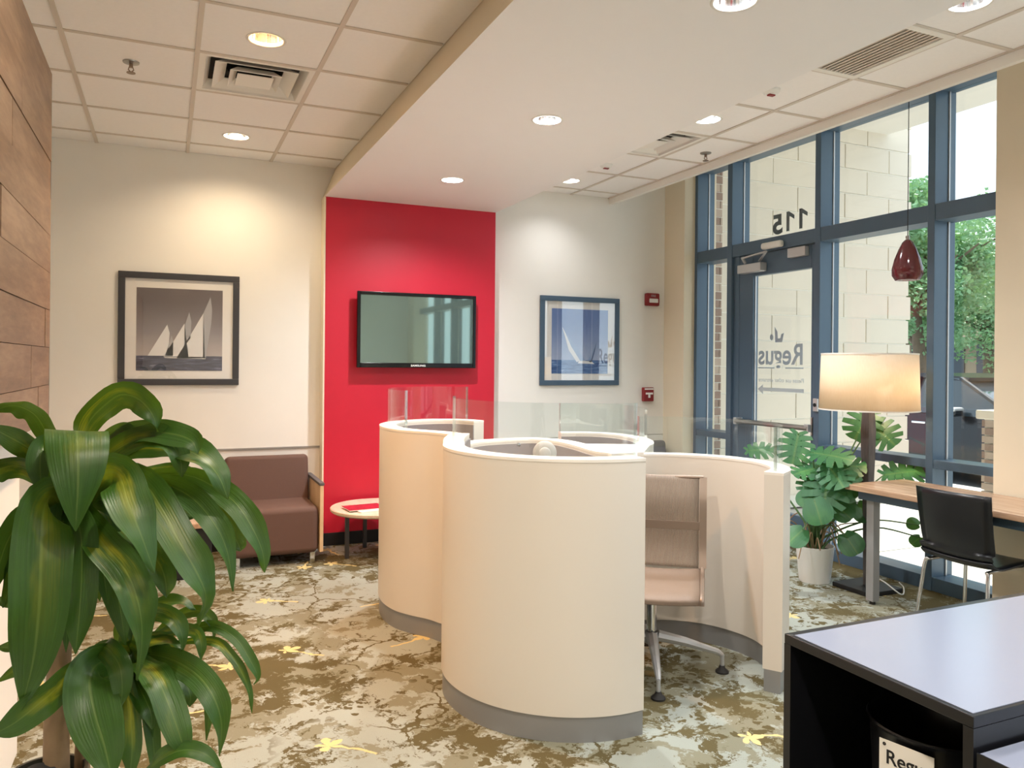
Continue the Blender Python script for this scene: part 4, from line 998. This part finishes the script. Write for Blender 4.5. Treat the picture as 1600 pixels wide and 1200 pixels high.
LEAVES = [
 ([(108,790,1.66),(112,725,1.62),(117,682,1.55),(120,674,1.48),(122,700,1.43),(122,760,1.41),(118,830,1.42)], .106, .05, .08, .0, .9),
 ([(135,775,1.62),(160,742,1.55),(185,742,1.49),(200,785,1.45),(220,835,1.43),(242,896,1.43)], .080, .25, .15, .02, .6),
 ([(95,790,1.62),(80,775,1.54),(68,800,1.47),(64,870,1.43),(61,950,1.42),(52,1030,1.43),(34,1104,1.45)], .102, .1, .10, .01, .7),
 ([(110,800,1.62),(118,805,1.55),(127,845,1.50),(127,910,1.48),(123,970,1.485),(118,1022,1.49)], .060, -.3, .2, .0, .6),
 ([(115,790,1.63),(135,815,1.56),(165,855,1.50),(195,890,1.46),(214,935,1.45),(222,990,1.455),(215,1064,1.47)], .066, .3, .2, .04, .55),
 ([(150,760,1.66),(190,742,1.60),(225,755,1.56),(255,800,1.53),(285,855,1.51),(310,900,1.50),(322,935,1.505),(311,978,1.52)], .070, .35, .25, .06, .5),
 ([(190,830,1.66),(225,852,1.62),(248,880,1.60),(258,905,1.59),(260,934,1.59)], .050, .3, .3, .0, .4),
 ([(200,760,1.70),(255,757,1.66),(300,778,1.62),(335,818,1.60),(355,862,1.60),(365,924,1.60)], .052, .3, .2, .03, .4),
 ([(220,745,1.74),(290,742,1.70),(340,764,1.68),(372,790,1.66),(396,828,1.65),(410,862,1.65),(414,895,1.65)], .054, .2, .25, .03, .35),
 ([(150,725,1.72),(205,702,1.68),(262,698,1.64),(310,712,1.60),(340,742,1.58),(356,780,1.58)], .068, .55, .25, .03, .4),
 ([(130,720,1.74),(170,690,1.70),(215,677,1.66),(262,677,1.61),(298,688,1.59),(309,710,1.585)], .058, .7, .2, .03, .4),
 ([(118,720,1.72),(128,685,1.70),(142,655,1.68),(165,632,1.66),(188,617,1.64),(212,621,1.62),(230,636,1.60),(241,654,1.60),(245,675,1.60)], .058, .25, .2, .09, .5),
 ([(135,710,1.76),(160,692,1.73),(180,677,1.71),(200,670,1.69),(222,678,1.67)], .034, .3, .2, .0, .5),
 ([(130,750,1.70),(165,716,1.67),(205,690,1.64),(240,683,1.62),(268,695,1.60),(282,720,1.59),(284,746,1.59)], .056, .4, .25, .04, .5),
 ([(95,710,1.66),(75,680,1.63),(58,652,1.60),(38,638,1.58),(15,634,1.56),(-15,644,1.54)], .046, .45, .2, .03, .5),
 ([(95,740,1.66),(66,716,1.62),(40,697,1.58),(15,683,1.56),(-20,664,1.54)], .050, .3, .2, .0, .5),
 ([(95,760,1.68),(60,742,1.62),(25,728,1.58),(-10,738,1.55),(-30,760,1.54)], .058, .5, .2, .0, .5),
 ([(100,730,1.64),(82,698,1.60),(66,700,1.56),(63,740,1.54),(72,800,1.535)], .046, -.5, .3, .02, .6),
 ([(95,790,1.66),(60,800,1.60),(28,820,1.57),(5,862,1.55),(-12,930,1.54)], .066, .4, .2, .0, .4),
 ([(95,800,1.68),(55,840,1.62),(25,885,1.58),(5,950,1.56)], .052, .3, .25, .0, .4),
 ([(100,860,1.70),(55,905,1.68),(22,938,1.67),(-12,935,1.66)], .030, .5, .2, .0, .4),
 ([(100,940,1.72),(55,985,1.70),(22,1008,1.69),(-5,1012,1.68)], .028, .5, .2, .0, .4),
 ([(100,960,1.72),(55,1020,1.70),(22,1048,1.69),(-10,1068,1.68)], .030, .5, .2, .0, .4),
 ([(160,1020,1.62),(128,1038,1.56),(95,1070,1.50),(60,1100,1.46),(25,1128,1.44),(-14,1150,1.43)], .064, .5, .2, .0, .45),
 ([(180,1030,1.62),(152,1038,1.56),(140,1065,1.51),(148,1115,1.47),(163,1165,1.45),(176,1222,1.44)], .094, .1, .15, .0, .6),
 ([(190,1020,1.66),(160,1008,1.60),(172,1018,1.54),(187,1042,1.51),(191,1075,1.50),(188,1114,1.50)], .044, .3, .2, .03, .5),
 ([(205,1030,1.66),(226,1040,1.61),(246,1062,1.56),(264,1102,1.53),(281,1150,1.51),(291,1182,1.51)], .060, .3, .2, .02, .45),
 ([(210,1020,1.70),(245,1024,1.66),(280,1036,1.62),(312,1058,1.60),(335,1092,1.58),(346,1132,1.58),(343,1182,1.59)], .054, .25, .2, .02, .35),
 ([(205,1045,1.66),(215,1068,1.62),(228,1095,1.59),(236,1115,1.58),(238,1140,1.58)], .044, .2, .3, .0, .4),
 ([(195,1040,1.66),(200,1080,1.60),(205,1130,1.57),(206,1180,1.56),(200,1225,1.56)], .042, -.5, .2, .0, .5),
 ([(240,990,1.72),(295,984,1.70),(335,978,1.68),(370,999,1.67),(391,1032,1.66),(402,1056,1.66),(397,1070,1.66)], .026, .3, .3, .03, .2),
 ([(250,1010,1.72),(300,1001,1.70),(340,1004,1.68),(362,1026,1.67),(378,1052,1.66),(390,1082,1.66),(394,1114,1.66)], .022, .3, .3, .03, .2),
 ([(200,1010,1.70),(215,972,1.68),(242,956,1.66),(270,966,1.64),(284,992,1.63),(284,1024,1.63)], .038, .35, .25, .03, .4),
 ([(200,1010,1.76),(215,965,1.74),(248,946,1.72),(282,941,1.70),(306,952,1.70)], .040, .7, .2, .03, .4),
 ([(230,1000,1.74),(280,962,1.72),(312,955,1.70),(332,972,1.69),(334,1004,1.69)], .026, .3, .2, .03, .3),
 ([(215,1000,1.72),(270,985,1.70),(303,985,1.66),(314,1005,1.64),(314,1034,1.64)], .026, .2, .2, .03, .3),
 ([(150,1210,1.55),(215,1215,1.52),(250,1188,1.50),(286,1172,1.50),(322,1179,1.50),(348,1206,1.50)], .036, .5, .3, .02, .4),
 ([(215,1030,1.70),(270,1030,1.70),(305,1045,1.68),(321,1070,1.67),(327,1108,1.66),(322,1157,1.66)], .028, .5, .2, .0, .3),
 ([(215,1030,1.68),(255,1040,1.66),(285,1062,1.64),(297,1085,1.63),(296,1104,1.63)], .040, .3, .2, .0, .4),
 ([(200,1020,1.70),(230,1005,1.68),(262,1003,1.67),(288,1014,1.66)], .034, .8, .2, .0, .4),
 ([(160,780,1.68),(205,765,1.66),(245,770,1.64),(290,800,1.62),(325,808,1.61)], .050, .5, .2, .03, .4),
 ([(150,790,1.70),(210,800,1.68),(262,830,1.66),(300,850,1.65),(320,880,1.65)], .046, .3, .2, .03, .4),
 ([(190,740,1.76),(270,735,1.74),(310,760,1.72),(345,800,1.70),(372,850,1.70),(376,862,1.70)], .044, .3, .2, .02, .4),
]
rnd = random.Random(11)
def add_leaf(spec):
    pts, wd, roll, fold, wave, base = spec
    me = leaf_ribbon([at(*p) for p in pts], wd, roll, fold, wave+.055, 26, base, rnd.random()*6, .3 if base < .65 else .08)
    me.transform(Matrix.Translation(-OFF)); me.materials.append(MT['leaf'])
    link('leaf', me, None, dr_)
for sp_ in LEAVES: add_leaf(sp_)
def rad_leaf(c, az, up, L, wd, droop):
    d = Vector((math.cos(az), math.sin(az), 0)); pts = []
    for k in range(6):
        f = k/5; pts.append(c + d*(L*(f*(1-.35*f*droop))) + Vector((0, 0, up*L*(1.4*f) - droop*L*1.5*f*f)))
    me = leaf_ribbon(pts, wd, rnd.uniform(-.4, .4), .2, .02, 15, .45, rnd.random()*6)
    me.transform(Matrix.Translation(-OFF)); me.materials.append(MT['leaf']); link('leaf', me, None, dr_)
for k in range(26):   # inner leaves of the upper crown
    c = crown1 + Vector((rnd.uniform(-.02, .02), rnd.uniform(-.01, .03), rnd.uniform(-.16, .04)))
    az = rnd.uniform(0, 2*PI)
    L = rnd.uniform(.16, .25) if math.cos(az) > -.2 else rnd.uniform(.10, .15)
    rad_leaf(c, az, rnd.uniform(.1, .6), L, rnd.uniform(.045, .065), rnd.uniform(.7, 1.2))
for k in range(16):
    c = crown2 + Vector((rnd.uniform(-.02, .02), rnd.uniform(-.01, .03), rnd.uniform(-.06, .05)))
    rad_leaf(c, rnd.uniform(0, 2*PI), rnd.uniform(.1, .7), rnd.uniform(.12, .18), rnd.uniform(.03, .05), rnd.uniform(.7, 1.2))

# monstera
def monstera_mesh(seed, split=True):
    r = random.Random(seed); half = []
    N = 90
    for i in range(N+1):
        f = i/N; a = f*PI       # from notch (top) to the tip
        rad = .5*(1+.16*math.cos(a*1.0))*(1-.10*math.sin(a*2))
        x = math.sin(a)*rad*.98; y = math.cos(a)*rad*1.02
        if f < .10: y -= (.10-f)*1.6; x = max(x, .012)
        if split:
            ph = (f-.16)/.66
            if 0 < ph < 1:
                c = (ph*4.5) % 1
                if c < .42:
                    k = math.sin(c/.42*PI)**.5*.74
                    x *= (1-k); y = y*(1-k*.35) + .10*k
        half.append((x, y))
    # strip between midrib and edge so that the slits stay open
    V, F, U = [], [], []
    for side in (1, -1):
        o = len(V)
        for i, (x, y) in enumerate(half):
            ym_ = half[0][1]*(1-i/N) + half[-1][1]*(i/N)
            for j in range(4):
                q = j/3; X = x*q*side; Y = ym_+(y-ym_)*q
                V.append((X, Y, -.12*abs(X)**1.5 - .18*(Y)**2*(1 if Y < 0 else .5) + .05*abs(X))); U.append((.5+X*.9, .5+Y*.5))
        for i in range(N):
            for j in range(3):
                k = o+i*4+j; F.append((k, k+1, k+5, k+4))
    me = bpy.data.meshes.new('leaf'); me.from_pydata(V, [], F); uv = me.uv_layers.new(name='UVMap')
    for k, l in enumerate(me.loops): uv.data[k].uv = U[l.vertex_index]
    for p in me.polygons: p.use_smooth = True
    me.materials.append(MT['monstera']); return me
pc = Vector((4.07, 4.02, 0))
mo = empty('monstera', pc); tag(mo, 'monstera plant with split leaves in white pot beside the door', 'plant')
MB().lathe([(.001, 0), (.098, 0), (.102, .01), (.124, .235), (.126, .245), (.120, .245), (.115, .21), (.001, .205)], 44).build('pot', MT['pot'], mo, True)
MB().lathe([(.001, .214), (.116, .212)], 30).build('soil', MT['soil'], mo, True)
MM = [monstera_mesh(1), monstera_mesh(2), monstera_mesh(3, False)]
# (px, py, distance, size m, tip direction in picture (deg, 0 = right, -90 = down), tilt towards viewer, mesh)
ML = [(1243, 700, 5.2, .26, -100, .75, 0), (1300, 712, 5.0, .30, -60, .30, 1), (1348, 664, 5.35, .27, -120, .8, 0), (1380, 678, 5.3, .25, -50, .75, 1),
      (1412, 738, 5.25, .30, -12, .40, 0), (1290, 770, 4.95, .30, -95, .75, 1), (1278, 800, 4.9, .19, -75, .8, 2), (1325, 728, 5.1, .26, -30, .4, 1),
      (1332, 745, 5.2, .24, -10, .5, 2), (1190, 703, 5.6, .24, -20, .35, 0), (1243, 838, 5.0, .17, -130, .6, 2), (1330, 850, 5.05, .17, -60, .8, 2),
      (1350, 800, 5.15, .16, -60, .7, 2), (1260, 735, 5.1, .22, -150, .35, 1), (1315, 785, 5.1, .18, -70, .6, 2), (1426, 818, 5.2, .09, 160, .8, 2), (1431, 845, 5.2, .09, -140, .8, 2), (1322, 756, 4.95, .22, -40, .6, 1), (1268, 758, 5.05, .2, -110, .6, 1), (1305, 742, 4.92, .24, -70, .55, 0), (1284, 742, 5.15, .24, -130, .4, 1), (1318, 800, 5.0, .15, -50, .7, 2), (1262, 780, 4.98, .15, -120, .7, 2), (1345, 762, 5.2, .2, -35, .5, 1), (1296, 728, 5.2, .26, -80, .2, 0)]
for i, (x, y, d, sz, ang, tilt, mi_) in enumerate(ML):
    c = at(x, y, d); v = (Vector((0, 0, EYE))-c).normalized()
    a = R_(ang); tipd = (VR*math.cos(a) + VU*math.sin(a)).normalized()
    nrm = (v*tilt + Vector((0, 0, 1))*(1-tilt)).normalized()
    ydir = -(tipd - nrm*tipd.dot(nrm)).normalized(); xdir = ydir.cross(nrm).normalized()
    o = link('leaf', MM[mi_], None, mo)
    o.matrix_basis = Matrix.Translation(-pc) @ mframe(c, xdir*sz, ydir*sz, nrm*sz)
    bp = c + ydir*sz*.40
    b0 = pc + Vector((rnd.uniform(-.05, .05), rnd.uniform(-.05, .05), .21))
    midp = b0*.45 + bp*.55 + Vector((0, 0, .06)); 
    if y > 810: midp += Vector((0, 0, .05))
    MB().tube([p-pc for p in cr([b0, b0*.75+midp*.25+Vector((0, 0, .05)), midp, bp], 5)], [.009-.005*k/15 for k in range(16)], 7).build('stem', MT['stem'], mo, True)
for k in range(16):   # aerial roots and leaf stalks
    a = rnd.uniform(0, 2*PI); r0 = Vector((.04*math.cos(a), .04*math.sin(a), .22)); L = rnd.uniform(.16, .36)
    pts = cr([r0, r0+Vector((math.cos(a)*L*.4, math.sin(a)*L*.4, rnd.uniform(.1, .22))), r0+Vector((math.cos(a)*L, math.sin(a)*L, rnd.uniform(-.12, .2)))], 5)
    MB().tube(pts, .004, 6).build('aerial_root', MT['cane'], mo, True)
print('objects', len(bpy.data.objects))
